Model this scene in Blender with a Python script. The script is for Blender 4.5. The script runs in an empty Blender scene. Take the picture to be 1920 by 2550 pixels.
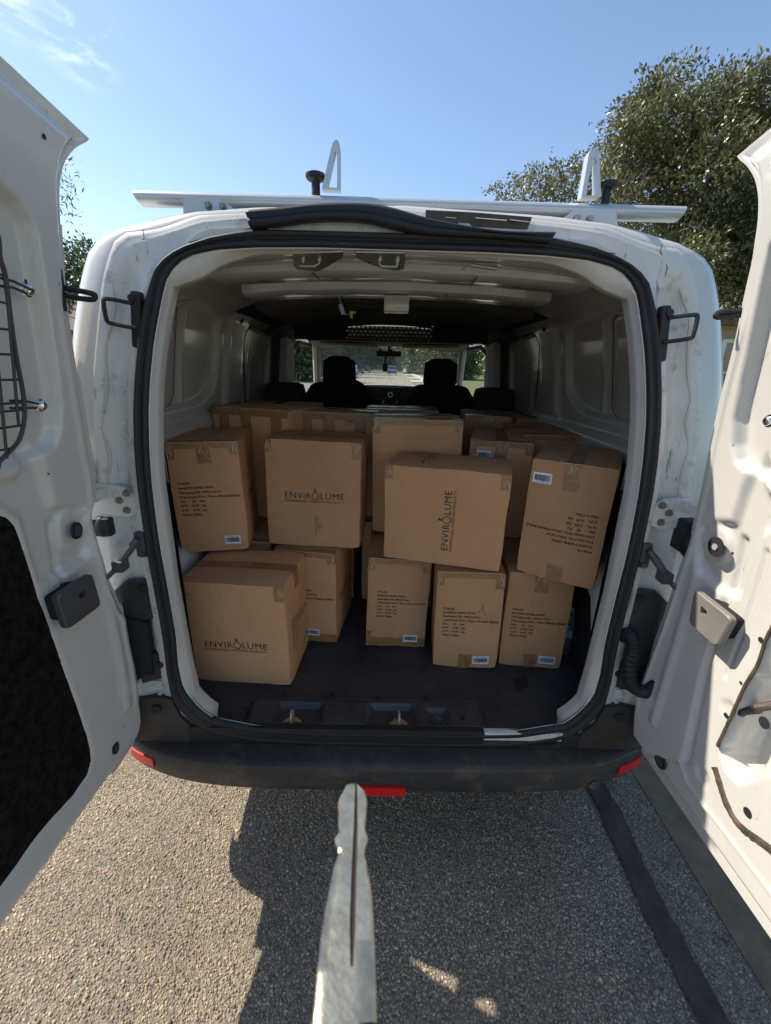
import bpy, bmesh, math, random
import numpy as np
from mathutils import Vector, Matrix, noise
R_ = math.radians
random.seed(7); rng = np.random.default_rng(7)
scene = bpy.context.scene
COL = scene.collection
# ------------------------------------------------------------------ camera
CAM = np.array([-.037, -1.02, 1.63]); FPX = 1050.0; CX, CY = 960.0, 1275.0
def cam_axes(yaw, pitch, roll):
    f = np.array([math.sin(yaw)*math.cos(pitch), math.cos(yaw)*math.cos(pitch), -math.sin(pitch)])
    r = np.array([math.cos(yaw), -math.sin(yaw), 0.]); d = np.cross(f, r)
    c, s = math.cos(roll), math.sin(roll)
    return c*r-s*d, s*r+c*d, f
AR, AD, AF = cam_axes(R_(.593), R_(19.062), R_(1.5))
cd = bpy.data.cameras.new('camera'); cam = bpy.data.objects.new('camera', cd); COL.objects.link(cam)
cd.sensor_fit = 'HORIZONTAL'; cd.sensor_width = 36; cd.lens = FPX/1920*36
cd.clip_start = .01; cd.clip_end = 900
cd.dof.use_dof = True; cd.dof.focus_distance = 1.7; cd.dof.aperture_fstop = 24
cam.matrix_world = Matrix(((AR[0], -AD[0], -AF[0], CAM[0]), (AR[1], -AD[1], -AF[1], CAM[1]), (AR[2], -AD[2], -AF[2], CAM[2]), (0, 0, 0, 1)))
scene.camera = cam
# ------------------------------------------------------------------ light
SUN = Vector((-.88, .303, 1.06)).normalized()
EL = math.asin(SUN.z); AZ = math.atan2(SUN.x, SUN.y)
w = bpy.data.worlds.new('World'); scene.world = w; w.use_nodes = True
wn, wl = w.node_tree.nodes, w.node_tree.links
for n in list(wn): wn.remove(n)
wo = wn.new('ShaderNodeOutputWorld'); bg = wn.new('ShaderNodeBackground'); sky = wn.new('ShaderNodeTexSky')
sky.sky_type = 'NISHITA'; sky.sun_disc = False; sky.sun_elevation = EL; sky.sun_rotation = AZ
sky.air_density = 1.0; sky.dust_density = .5; sky.ozone_density = 1.6
bg.inputs['Strength'].default_value = .13
# a wisp of cirrus high on the left
tc = wn.new('ShaderNodeTexCoord'); mp = wn.new('ShaderNodeMapping'); nz = wn.new('ShaderNodeTexNoise')
mp.inputs['Scale'].default_value = (9, 3, 26); mp.inputs['Rotation'].default_value = (0, .9, .5)
nz.inputs['Scale'].default_value = 1.6; nz.inputs['Detail'].default_value = 8; nz.inputs['Roughness'].default_value = .62; nz.inputs['Distortion'].default_value = .6
wl.new(tc.outputs['Generated'], mp.inputs['Vector']); wl.new(mp.outputs[0], nz.inputs['Vector'])
def ray(px, py): return AF + AR*(px-CX)/FPX + AD*(py-CY)/FPX
masks = []
for (px, py, r0) in ((190, 100, .052), (20, 5, .036)):
    v = ray(px, py); v = v/np.linalg.norm(v)
    ds = wn.new('ShaderNodeVectorMath'); ds.operation = 'DISTANCE'; ds.inputs[1].default_value = tuple(v)
    wl.new(tc.outputs['Generated'], ds.inputs[0])
    mr = wn.new('ShaderNodeMapRange'); mr.interpolation_type = 'SMOOTHSTEP'
    mr.inputs[1].default_value = r0*1.35; mr.inputs[2].default_value = r0*.15; mr.inputs[3].default_value = 0; mr.inputs[4].default_value = 1
    wl.new(ds.outputs['Value'], mr.inputs[0]); masks.append(mr)
ad = wn.new('ShaderNodeMath'); ad.operation = 'MAXIMUM'; wl.new(masks[0].outputs[0], ad.inputs[0]); wl.new(masks[1].outputs[0], ad.inputs[1])
cr = wn.new('ShaderNodeMapRange'); cr.inputs[1].default_value = .46; cr.inputs[2].default_value = .78; wl.new(nz.outputs['Fac'], cr.inputs[0])
mu = wn.new('ShaderNodeMath'); mu.operation = 'MULTIPLY'; wl.new(ad.outputs[0], mu.inputs[0]); wl.new(cr.outputs[0], mu.inputs[1])
mx = wn.new('ShaderNodeMix'); mx.data_type = 'RGBA'; mx.inputs[7].default_value = (5.6, 6.4, 7.4, 1)
wl.new(mu.outputs[0], mx.inputs[0]); wl.new(sky.outputs[0], mx.inputs[6]); wl.new(mx.outputs[2], bg.inputs['Color']); wl.new(bg.outputs[0], wo.inputs['Surface'])
sl = bpy.data.lights.new('sun', 'SUN'); sl.energy = 4.9; sl.angle = R_(.55); sl.color = (1, .90, .76)
so = bpy.data.objects.new('sun', sl); COL.objects.link(so); so.rotation_euler = SUN.to_track_quat('Z', 'Y').to_euler(); so.location = SUN*20
vs = scene.view_settings; vs.view_transform = 'Standard'; vs.look = 'None'; vs.exposure = .72; vs.gamma = 1; vs.use_curve_mapping = False
scene.cycles.max_bounces = 10; scene.cycles.diffuse_bounces = 5; scene.cycles.transparent_max_bounces = 12
# ------------------------------------------------------------------ helpers: points
def lean(z): return .085*max(0., (z-1.15)/.8)**1.5
def hit(px, py, n, p0):
    r = ray(px, py); n = np.array(n, float); t = ((np.array(p0, float)-CAM)@n)/(r@n); return CAM+t*r
def hy(px, py, y): return hit(px, py, (0, 1, 0), (0, y, 0))
def hx(px, py, x): return hit(px, py, (1, 0, 0), (x, 0, 0))
def hz(px, py, z): return hit(px, py, (0, 0, 1), (0, 0, z))
def hl(px, py, off=0):   # on the leaning rear face of the van
    y = off
    for _ in range(12):
        P = hy(px, py, y); y = lean(P[2])+off
    return P
# ------------------------------------------------------------------ helpers: materials
MATS = {}
def nodes_of(name):
    m = bpy.data.materials.new(name); m.use_nodes = True
    nt = m.node_tree; b = nt.nodes['Principled BSDF']; return m, nt, b
def _noise(nt, scale, detail=5, rough=.6, coord='Object', stretch=None, dist=0):
    tc = nt.nodes.new('ShaderNodeTexCoord'); n = nt.nodes.new('ShaderNodeTexNoise')
    n.inputs['Scale'].default_value = scale; n.inputs['Detail'].default_value = detail; n.inputs['Roughness'].default_value = rough; n.inputs['Distortion'].default_value = dist
    if stretch:
        mp = nt.nodes.new('ShaderNodeMapping'); mp.inputs['Scale'].default_value = stretch
        nt.links.new(tc.outputs[coord], mp.inputs[0]); nt.links.new(mp.outputs[0], n.inputs['Vector'])
    else: nt.links.new(tc.outputs[coord], n.inputs['Vector'])
    return n
def _ramp(nt, src, stops):
    r = nt.nodes.new('ShaderNodeValToRGB'); e = r.color_ramp.elements
    while len(e) > 1: e.remove(e[-1])
    e[0].position = stops[0][0]; e[0].color = (*stops[0][1], 1)
    for p, c in stops[1:]:
        k = e.new(p); k.color = (*c, 1)
    nt.links.new(src, r.inputs[0]); return r
def _mix(nt, fac, a, b, mode='MIX'):
    m = nt.nodes.new('ShaderNodeMix'); m.data_type = 'RGBA'; m.blend_type = mode
    for s, v in ((0, fac), (6, a), (7, b)):
        if isinstance(v, (int, float)): m.inputs[s].default_value = v
        elif isinstance(v, tuple): m.inputs[s].default_value = (*v, 1)
        else: nt.links.new(v, m.inputs[s])
    return m.outputs[2]
def _bump(nt, b, h, strength=.3, dist=.002):
    bp = nt.nodes.new('ShaderNodeBump'); bp.inputs['Strength'].default_value = strength; bp.inputs['Distance'].default_value = dist
    nt.links.new(h, bp.inputs['Height']); nt.links.new(bp.outputs[0], b.inputs['Normal'])
def mat(name, col, rough=.5, metal=0, var=.12, vs=8, bump=0, bs=60, dirt=None, coat=0, ds=9, dlo=.56, dhi=.72, bd=.002, spec=.5, streak=False):
    if name in MATS: return MATS[name]
    m, nt, b = nodes_of(name)
    n = _noise(nt, vs)
    lo = tuple(max(0, c*(1-var)) for c in col); hi = tuple(min(1, c*(1+var)) for c in col)
    c = _ramp(nt, n.outputs['Fac'], [(.3, lo), (.7, hi)]).outputs[0]
    if dirt:
        n2 = _noise(nt, ds, 9, .72); f = _ramp(nt, n2.outputs['Fac'], [(dlo, (0, 0, 0)), (dhi, (1, 1, 1))]).outputs[0]
        c = _mix(nt, f, c, dirt)
        n3 = _noise(nt, 80, 3, .7, stretch=(1, 1, .35), dist=.8); f3 = _ramp(nt, n3.outputs['Fac'], [(.70, (0, 0, 0)), (.74, (1, 1, 1))]).outputs[0]
        c = _mix(nt, f3, c, tuple(x*.45 for x in dirt))
    if streak:
        n4 = _noise(nt, 26, 6, .75, stretch=(1.6, 1.6, .16)); f4 = _ramp(nt, n4.outputs['Fac'], [(.60, (0, 0, 0)), (.68, (.8, .8, .8))]).outputs[0]; c = _mix(nt, f4, c, (.10, .085, .07))
    nt.links.new(c, b.inputs['Base Color'])
    b.inputs['Roughness'].default_value = rough; b.inputs['Metallic'].default_value = metal; b.inputs['Coat Weight'].default_value = coat; b.inputs['Coat Roughness'].default_value = .08
    b.inputs['Specular IOR Level'].default_value = spec
    if bump: _bump(nt, b, _noise(nt, bs, 4).outputs['Fac'], bump, bd)
    MATS[name] = m; return m
PAINT = mat('white_paint', (.56, .55, .52), .24, var=.03, coat=.4, dirt=(.50, .46, .40), ds=5, dlo=.60, dhi=.80)
PAINT_D = mat('white_paint_dirty', (.60, .585, .55), .38, var=.05, dirt=(.24, .20, .16), ds=13, dlo=.54, dhi=.74, bump=.1, bs=30, streak=True)
PAINT_I = mat('white_paint_interior', (.50, .49, .465), .20, var=.04, coat=.5)
RUBBER = mat('black_rubber', (.018, .019, .022), .55, bump=.2, bs=80, spec=.35)
BLKPL = mat('black_plastic', (.028, .028, .030), .5, var=.3, bump=.25, bs=220, dirt=(.075, .065, .055), ds=6, dlo=.5, dhi=.8, spec=.4)
BUMPER = mat('bumper_plastic', (.034, .032, .032), .5, var=.25, bump=.3, bs=260, dirt=(.13, .105, .08), ds=9, dlo=.50, dhi=.78, spec=.4)
MATF = mat('rubber_floor_mat', (.030, .031, .034), .6, var=.4, bump=.5, bs=30, dirt=(.06, .058, .055), ds=7, dlo=.5, dhi=.8, bd=.004)
GREYPL = mat('grey_plastic', (.060, .060, .062), .5, bump=.15, bs=300)
TANPL = mat('faded_grey_plastic', (.17, .16, .145), .5, bump=.15, bs=300)
CARPET = mat('black_trim_board', (.012, .010, .009), .95, var=.8, vs=60, bump=.9, bs=170, bd=.004, spec=.1)
CLOTH = mat('black_seat_cloth', (.011, .011, .013), .9, bump=.3, bs=400, spec=.2)
DARK = mat('dark_lining', (.022, .022, .025), .8, spec=.2)
ALU = mat('painted_aluminium', (.50, .52, .54), .36, metal=.45, var=.03)
ZINC = mat('zinc_steel', (.30, .29, .235), .36, metal=.8, var=.15)
BRASSY = mat('yellow_zinc', (.40, .34, .22), .35, metal=.3, var=.3)
CHROME = mat('chrome', (.8, .8, .8), .12, metal=1)
WIREM = mat('dark_wire', (.035, .035, .04), .4)
RED = mat('red_reflector', (.62, .012, .014), .25, var=.05, coat=.4)
YEL = mat('yellow_plastic', (.60, .42, .04), .5)
SEAL = mat('seam_sealer', (.52, .48, .42), .5, dirt=(.2, .17, .14), ds=20)
INK = mat('black_ink', (.022, .015, .012), .7)
PEN = mat('marker_ink', (.01, .01, .01), .5)
LABEL = mat('label_paper', (.74, .77, .82), .45, var=.03)
GRIME = mat('black_mastic', (.060, .040, .028), .6, var=.5, vs=30, bump=.8, bs=40, bd=.004)
KEYM = mat('nickel_key', (.37, .355, .27), .30, metal=.85, var=.25, vs=160, bump=.12, bs=500)
KEYG = mat('key_groove_dark', (.022, .015, .010), .5, metal=.4)
def cardboard():
    m, nt, b = nodes_of('cardboard')
    oi = nt.nodes.new('ShaderNodeObjectInfo')
    n = _noise(nt, 3.5, 6, .6); n2 = _noise(nt, 260, 3, .7, stretch=(1, 1, .12)); n3 = _noise(nt, 14, 8, .7)
    c = _ramp(nt, n.outputs['Fac'], [(.3, (.55, .285, .138)), (.7, (.64, .345, .182))]).outputs[0]
    c = _mix(nt, .12, c, _ramp(nt, n2.outputs['Fac'], [(.35, (.25, .15, .08)), (.65, (.55, .36, .21))]).outputs[0])
    f = _ramp(nt, n3.outputs['Fac'], [(.60, (0, 0, 0)), (.8, (.5, .5, .5))]).outputs[0]
    c = _mix(nt, f, c, (.30, .18, .10))
    hs = nt.nodes.new('ShaderNodeHueSaturation'); nt.links.new(c, hs.inputs['Color'])
    mr = nt.nodes.new('ShaderNodeMapRange'); mr.inputs[3].default_value = .80; mr.inputs[4].default_value = 1.12
    nt.links.new(oi.outputs['Random'], mr.inputs[0]); nt.links.new(mr.outputs[0], hs.inputs['Value'])
    nt.links.new(hs.outputs[0], b.inputs['Base Color']); b.inputs['Roughness'].default_value = .72; b.inputs['Specular IOR Level'].default_value = .25
    wv = nt.nodes.new('ShaderNodeTexWave'); wv.bands_direction = 'X'; wv.inputs['Scale'].default_value = 55; wv.inputs['Distortion'].default_value = .4
    tc = nt.nodes.new('ShaderNodeTexCoord'); nt.links.new(tc.outputs['Object'], wv.inputs['Vector'])
    ad = nt.nodes.new('ShaderNodeMath'); ad.operation = 'MULTIPLY_ADD'; ad.inputs[1].default_value = .05
    nt.links.new(wv.outputs['Fac'], ad.inputs[0]); nt.links.new(_noise(nt, 22, 5, .6).outputs['Fac'], ad.inputs[2])
    _bump(nt, b, ad.outputs[0], .35, .006)
    return m
CARD = cardboard()
def tape_mat():
    m, nt, b = nodes_of('packing_tape')
    n = _noise(nt, 40, 4, .6, dist=1.5)
    c = _ramp(nt, n.outputs['Fac'], [(.35, (.26, .125, .05)), (.7, (.36, .19, .085))]).outputs[0]
    nt.links.new(c, b.inputs['Base Color']); b.inputs['Roughness'].default_value = .2; b.inputs['Specular IOR Level'].default_value = .6
    _bump(nt, b, _noise(nt, 70, 4, .6, dist=2.).outputs['Fac'], .5, .004)
    return m
TAPE = tape_mat()
CREASE_GLINT = mat('crease_glint', (.62, .52, .42), .3, coat=.5)
# ------------------------------------------------------------------ helpers: objects
def link(name, me, m, parent=None):
    o = bpy.data.objects.new(name, me)
    if m is not None and len(me.materials) == 0: me.materials.append(m)
    COL.objects.link(o)
    if parent: o.parent = parent
    return o
def tag(o, label=None, cat=None, group=None, kind=None):
    for k, v in (('label', label), ('category', cat), ('group', group), ('kind', kind)):
        if v: o[k] = v
    return o
def empty(name, loc=(0, 0, 0), label=None, cat=None, group=None, kind=None, parent=None):
    o = bpy.data.objects.new(name, None); o.location = loc; o.empty_display_size = .1; COL.objects.link(o)
    if parent: o.parent = parent
    return tag(o, label, cat, group, kind)
def pyd(name, V, Fc, m, parent=None, smooth=True, mats=None, fm=None):
    me = bpy.data.meshes.new(name); me.from_pydata([tuple(map(float, v)) for v in V], [], [tuple(map(int, f)) for f in Fc])
    if mats:
        for x in mats: me.materials.append(x)
        if fm is not None: me.polygons.foreach_set('material_index', np.array(fm, dtype=np.int32))
    if smooth: me.shade_smooth()
    me.update(); return link(name, me, m, parent)
def grid(P):   # P[i][j] -> verts/faces
    P = np.asarray(P, float); a, b = P.shape[:2]
    V = P.reshape(-1, 3); Fc = [(i*b+j, i*b+j+1, (i+1)*b+j+1, (i+1)*b+j) for i in range(a-1) for j in range(b-1)]
    return V, Fc
class MB:
    def __init__(s): s.V = []; s.F = []
    def add(s, V, Fc):
        k = len(s.V); s.V += [tuple(v) for v in V]; s.F += [tuple(k+i for i in f) for f in Fc]; return s
    def box(s, lo, hi, M=None, bev=0):
        bm = bmesh.new(); bmesh.ops.create_cube(bm, size=1)
        for v in bm.verts: v.co = Vector([lo[i]+(v.co[i]+.5)*(hi[i]-lo[i]) for i in range(3)])
        if bev: bmesh.ops.bevel(bm, geom=bm.edges[:], offset=bev, segments=2, affect='EDGES', profile=.6)
        if M is not None: bm.transform(M)
        bm.verts.index_update(); s.add([v.co[:] for v in bm.verts], [[v.index for v in f.verts] for f in bm.faces]); bm.free(); return s
    def tube(s, pts, r, n=8, closed=False, flat=1.0, cap=True):
        pts = [Vector(p) for p in pts]; N = len(pts); V = []; up = None
        rr = r if isinstance(r, (list, tuple)) else [r]*N
        for i, p in enumerate(pts):
            a = pts[i-1] if (i > 0 or closed) else p; b = pts[(i+1) % N] if (i < N-1 or closed) else p
            t = (b-a).normalized()
            if up is None:
                up = t.orthogonal().normalized()
            up = (up-t*up.dot(t)).normalized(); sd = t.cross(up)
            for k in range(n):
                q = 2*math.pi*k/n; V.append(p+up*math.cos(q)*rr[i]+sd*math.sin(q)*rr[i]*flat)
        Fc = []
        for i in range(N if closed else N-1):
            j = (i+1) % N
            for k in range(n): Fc.append((i*n+k, i*n+(k+1) % n, j*n+(k+1) % n, j*n+k))
        if not closed and cap: Fc += [tuple(range(n))[::-1], tuple((N-1)*n+k for k in range(n))]
        return s.add(V, Fc)
    def prism(s, poly, f):   # poly of 2D points, f(u,v,w)->3D, w in 0..1
        n = len(poly); V = [f(u, v, 0) for u, v in poly]+[f(u, v, 1) for u, v in poly]
        Fc = [tuple(range(n)), tuple(range(2*n-1, n-1, -1))]+[(i, n+i, n+(i+1) % n, (i+1) % n) for i in range(n)]
        return s.add(V, Fc)
    def disc(s, c, nrm, r, h, n=20, r2=None):
        c = Vector(c); z = Vector(nrm).normalized(); x = z.orthogonal().normalized(); y = z.cross(x); r2 = r if r2 is None else r2
        V = [c+(x*math.cos(2*math.pi*k/n)+y*math.sin(2*math.pi*k/n))*r for k in range(n)]+[c+z*h+(x*math.cos(2*math.pi*k/n)+y*math.sin(2*math.pi*k/n))*r2 for k in range(n)]
        return s.add(V, [tuple(range(n))[::-1], tuple(range(n, 2*n))]+[(k, (k+1) % n, n+(k+1) % n, n+k) for k in range(n)])
    def ball(s, c, r, n=10, sc=(1, 1, 1)):
        V = []; Fc = []
        for i in range(n+1):
            a = math.pi*i/n
            for k in range(n*2):
                b = math.pi*k/n; V.append((c[0]+r*sc[0]*math.sin(a)*math.cos(b), c[1]+r*sc[1]*math.sin(a)*math.sin(b), c[2]+r*sc[2]*math.cos(a)))
        m = n*2
        for i in range(n):
            for k in range(m): Fc.append((i*m+k, i*m+(k+1) % m, (i+1)*m+(k+1) % m, (i+1)*m+k))
        return s.add(V, Fc)
    def build(s, name, m, parent=None, smooth=True, **kw):
        o = pyd(name, s.V, s.F, m, parent, smooth=False)
        if smooth:
            bm = bmesh.new(); bm.from_mesh(o.data); bmesh.ops.recalc_face_normals(bm, faces=bm.faces[:]); bm.to_mesh(o.data); bm.free()
            o.data.shade_smooth()
            try: o.data.set_sharp_from_angle(angle=R_(38))
            except Exception: pass
        return tag(o, **kw) if kw else o
def smooth_pts(pts, n):   # Catmull-Rom through pts, n samples per span
    P = [np.array(p, float) for p in pts]; out = []
    for i in range(len(P)-1):
        a, b, c, d = P[max(i-1, 0)], P[i], P[i+1], P[min(i+2, len(P)-1)]
        for k in range(n):
            t = k/n; out.append(.5*((2*b)+(-a+c)*t+(2*a-5*b+4*c-d)*t*t+(-a+3*b-3*c+d)*t**3))
    out.append(P[-1]); return out
def sdf(poly, X, Y):   # signed distance, negative inside
    poly = np.asarray(poly, float); d = np.full(X.shape, 1e9); ins = np.zeros(X.shape, bool); n = len(poly)
    for i in range(n):
        a = poly[i]; b = poly[(i+1) % n]; e = b-a
        wx, wy = X-a[0], Y-a[1]; t = np.clip((wx*e[0]+wy*e[1])/(e@e+1e-12), 0, 1)
        d = np.minimum(d, (wx-e[0]*t)**2+(wy-e[1]*t)**2)
        c = ((a[1] > Y) != (b[1] > Y)) & (X < (b[0]-a[0])*(Y-a[1])/(b[1]-a[1]+1e-12)+a[0]); ins ^= c
    d = np.sqrt(d); return np.where(ins, -d, d)
def sst(x): x = np.clip(x, 0, 1); return x*x*(3-2*x)
# ================================================================== SETTING
def ground_mats():
    m, nt, b = nodes_of('asphalt_binder')
    v = nt.nodes.new('ShaderNodeTexVoronoi'); v.inputs['Scale'].default_value = 120
    tc = nt.nodes.new('ShaderNodeTexCoord'); nt.links.new(tc.outputs['Object'], v.inputs['Vector'])
    bw = nt.nodes.new('ShaderNodeSeparateColor'); nt.links.new(v.outputs['Color'], bw.inputs[0])
    c = _ramp(nt, bw.outputs[0], [(0, (.10, .09, .078)), (.5, (.20, .17, .135)), (1, (.33, .28, .21))]).outputs[0]
    c = _mix(nt, .45, c, _ramp(nt, _noise(nt, 1.2, 6).outputs['Fac'], [(.3, (.10, .095, .085)), (.7, (.20, .185, .16))]).outputs[0])
    nt.links.new(c, b.inputs['Base Color']); b.inputs['Specular IOR Level'].default_value = .2; b.inputs['Roughness'].default_value = .9; _bump(nt, b, v.outputs['Distance'], .6, -.006)
    MATS['asphalt'] = m
    m2, nt, b = nodes_of('gravel_stone'); at = nt.nodes.new('ShaderNodeAttribute'); at.attribute_name = 'tone'
    c = _ramp(nt, at.outputs['Fac'], [(0, (.09, .075, .06)), (.2, (.22, .17, .12)), (.5, (.37, .29, .195)), (.82, (.50, .39, .26)), (1, (.62, .52, .40))]).outputs[0]
    n = _noise(nt, 2.1, 6, .65); f = _ramp(nt, n.outputs['Fac'], [(.35, (.66, .64, .62)), (.62, (1, 1, 1))]).outputs[0]
    c = _mix(nt, 1., c, f, 'MULTIPLY')
    nt.links.new(c, b.inputs['Base Color']); b.inputs['Roughness'].default_value = .85; b.inputs['Specular IOR Level'].default_value = .2; MATS['stone'] = m2
ground_mats()
CONC = mat('gutter_concrete', (.20, .155, .105), .95, spec=.15, var=.25, vs=5, bump=.5, bs=120, dirt=(.10, .095, .07), ds=9, dlo=.45, dhi=.8)
TAR = mat('tar_sealant', (.078, .060, .046), .9, spec=.15, var=.3, vs=14, bump=.4, bs=18, bd=.004)
GRASSM = mat('lawn_grass', (.075, .095, .028), .9, var=.5, vs=3, bump=.8, bs=60, dirt=(.13, .115, .05), ds=2)
WALK = mat('pale_concrete', (.42, .39, .34), .85, var=.12, vs=3)
ASP = MATS['asphalt']
MB().add([(-120, -60, -.06), (120, -60, -.06), (120, 320, -.06), (-120, 320, -.06)], [(0, 1, 2, 3)]).build('ground', GRASSM, smooth=False, kind='structure')
def xk(y): return 1.068+.028*max(0, y-5)
def xl(y): return -8.2+.006*max(0, y-5)
YS = [-6, -1, 0, 3, 5, 10, 20, 40, 60, 90, 140, 200]
V, Fc = grid([[(x, y, 0) for y in YS] for x in (-8.2, -4, -1)]+[[(xk(y)+.01, y, 0) for y in YS]])
pyd('road', V, Fc, ASP, smooth=False)['kind'] = 'structure'
# tar repair strip
pts = []
for i in range(190):
    y = 1.4-i*.022; wob = .016*noise.noise((y*3, 0, 0)); e = .018*noise.noise((y*16, 4, 0)); e2 = .018*noise.noise((y*16, 9, 0))
    pts.append([(.835+wob+e+.0*y, y, .0105), (.875+wob, y, .0125), (.915+wob+e2, y, .0105)])
V, Fc = grid(pts); pyd('tar_repair_strip', V, Fc, TAR)['kind'] = 'structure'
# gutter and kerb of the right side, and a kerb on the left
def kerb(name, xf, dirn):
    prof = [(0, .004), (.02, .016), (.40, .022), (.425, .05), (.45, .13), (.47, .15), (.60, .15), (.61, -.05)]
    ys = [-6+.25*i for i in range(40)]+[4+3*i for i in range(60)]
    P = [[(xf(y)+dirn*(u+.008*noise.noise((y*1.7, u, 3))), y, z) for y in ys] for u, z in prof]
    V, Fc = grid(P); o = pyd(name, V, Fc, CONC); o.data.set_sharp_from_angle(angle=R_(35)); o['kind'] = 'structure'
kerb('kerb', xk, 1); kerb('kerb', lambda y: -8.19, -1)
def slab(name, x0, x1, y0, y1, z, m=WALK):
    o = MB().box((x0, y0, z-.12), (x1, y1, z)).build(name, m, smooth=False); o['kind'] = 'structure'; return o
V, Fc = grid([[(xk(y)+.6, y, .13) for y in YS], [(70, y, .13) for y in YS]]); pyd('lawn', V, Fc, GRASSM, smooth=False)['kind'] = 'structure'
slab('lawn', -70, -8.8, -8, 200, .13, GRASSM)
for k in range(38): slab('pavement_slab', xk(4+k*3)+2.1, xk(4+k*3)+3.3, 4.1+k*3, 7.06+k*3, .15)
for (a, b) in ((7.5, 11.5), (46, 52), (60, 66), (84, 92)): slab('driveway', xk((a+b)/2)+.62, xk((a+b)/2)+2.05, a, b, .154)
# pebbles proud of the binder
def pebbles():
    step = .0068; xs = np.arange(-1.25, 1.062, step); ys = np.arange(-.95, .62, step)
    X, Y = np.meshgrid(xs, ys); X = X.ravel(); Y = Y.ravel(); n0 = X.size
    X = X+rng.normal(0, step*.33, n0); Y = Y+rng.normal(0, step*.33, n0)
    k = ~((X > .83) & (X < .922)) & (X < 1.07); X, Y = X[k], Y[k]; n = X.size
    r = rng.lognormal(math.log(.0033), .25, n); r = np.clip(r, .0021, .0078); big = rng.random(n) < .012; r[big] *= 1.5
    el = rng.uniform(.62, 1.0, n); th = rng.uniform(0, math.pi, n); hgt = r*rng.uniform(.5, .95, n); sink = rng.uniform(-.0012, .0008, n)
    ang = np.arange(6)*math.pi/3
    tx, ty = rng.normal(0, .22, n), rng.normal(0, .22, n)
    def ring(rad, zf, jit):
        a = ang[None, :]+rng.uniform(-.25, .25, (n, 6)); rr = r[:, None]*rad*rng.uniform(1-jit, 1+jit, (n, 6))
        u = rr*np.cos(a); v = rr*np.sin(a)*el[:, None]
        x = u*np.cos(th)[:, None]-v*np.sin(th)[:, None]; y = u*np.sin(th)[:, None]+v*np.cos(th)[:, None]
        z = (hgt*zf)[:, None]+np.zeros((n, 6))
        z = z+(x*tx[:, None]+y*ty[:, None])*zf
        return np.stack([x+X[:, None], y+Y[:, None], z+sink[:, None]], -1)
    A = ring(1., 0, .12); A[..., 2] = -.002; B = ring(.80, .72, .15)
    T = np.stack([X, Y, hgt+sink], -1)[:, None, :]
    V = np.concatenate([A, B, T], 1).reshape(-1, 3)
    q = []; 
    for i in range(6):
        j = (i+1) % 6; q += [[i, j, 6+j], [i, 6+j, 6+i], [6+i, 6+j, 12]]
    q = np.array(q)
    Fi = (q[None]+13*np.arange(n)[:, None, None]).reshape(-1)
    me = bpy.data.meshes.new('gravel'); me.vertices.add(len(V)); me.vertices.foreach_set('co', V.astype(np.float32).ravel())
    nf = n*18; me.loops.add(nf*3); me.loops.foreach_set('vertex_index', Fi.astype(np.int32))
    me.polygons.add(nf); me.polygons.foreach_set('loop_start', np.arange(0, nf*3, 3, dtype=np.int32))
    me.update(calc_edges=True); me.shade_smooth()
    at = me.attributes.new('tone', 'FLOAT', 'POINT'); at.data.foreach_set('value', np.repeat(rng.beta(2.2, 2.0, n), 13).astype(np.float32))
    o = link('gravel', me, MATS['stone']); o['kind'] = 'stuff'; o['label'] = 'tan exposed gravel chips covering the road surface behind the van'
pebbles()
# ------------------------------------------------------------------ foliage
def leafmat(name, a, b_, c_):
    m, nt, b = nodes_of(name); at = nt.nodes.new('ShaderNodeAttribute'); at.attribute_name = 'tone'
    c = _ramp(nt, at.outputs['Fac'], [(0, a), (.55, b_), (1, c_)]).outputs[0]
    nt.links.new(c, b.inputs['Base Color']); b.inputs['Roughness'].default_value = .38; b.inputs['Specular IOR Level'].default_value = .6
    tr = nt.nodes.new('ShaderNodeBsdfTranslucent'); nt.links.new(c, tr.inputs[0]); mxs = nt.nodes.new('ShaderNodeMixShader'); mxs.inputs[0].default_value = .22
    nt.links.new(b.outputs[0], mxs.inputs[1]); nt.links.new(tr.outputs[0], mxs.inputs[2]); nt.links.new(mxs.outputs[0], nt.nodes['Material Output'].inputs[0]); return m
LEAF_OAK = leafmat('oak_leaves', (.045, .055, .020), (.14, .145, .055), (.34, .31, .16))
LEAF_GRN = leafmat('green_leaves', (.035, .055, .015), (.09, .125, .03), (.20, .22, .06))
LEAF_DK = leafmat('distant_leaves', (.045, .065, .022), (.11, .15, .05), (.24, .29, .11))
BARK = mat('tree_bark', (.13, .095, .065), .9, var=.4, vs=6, bump=1, bs=20, bd=.02)
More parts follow.
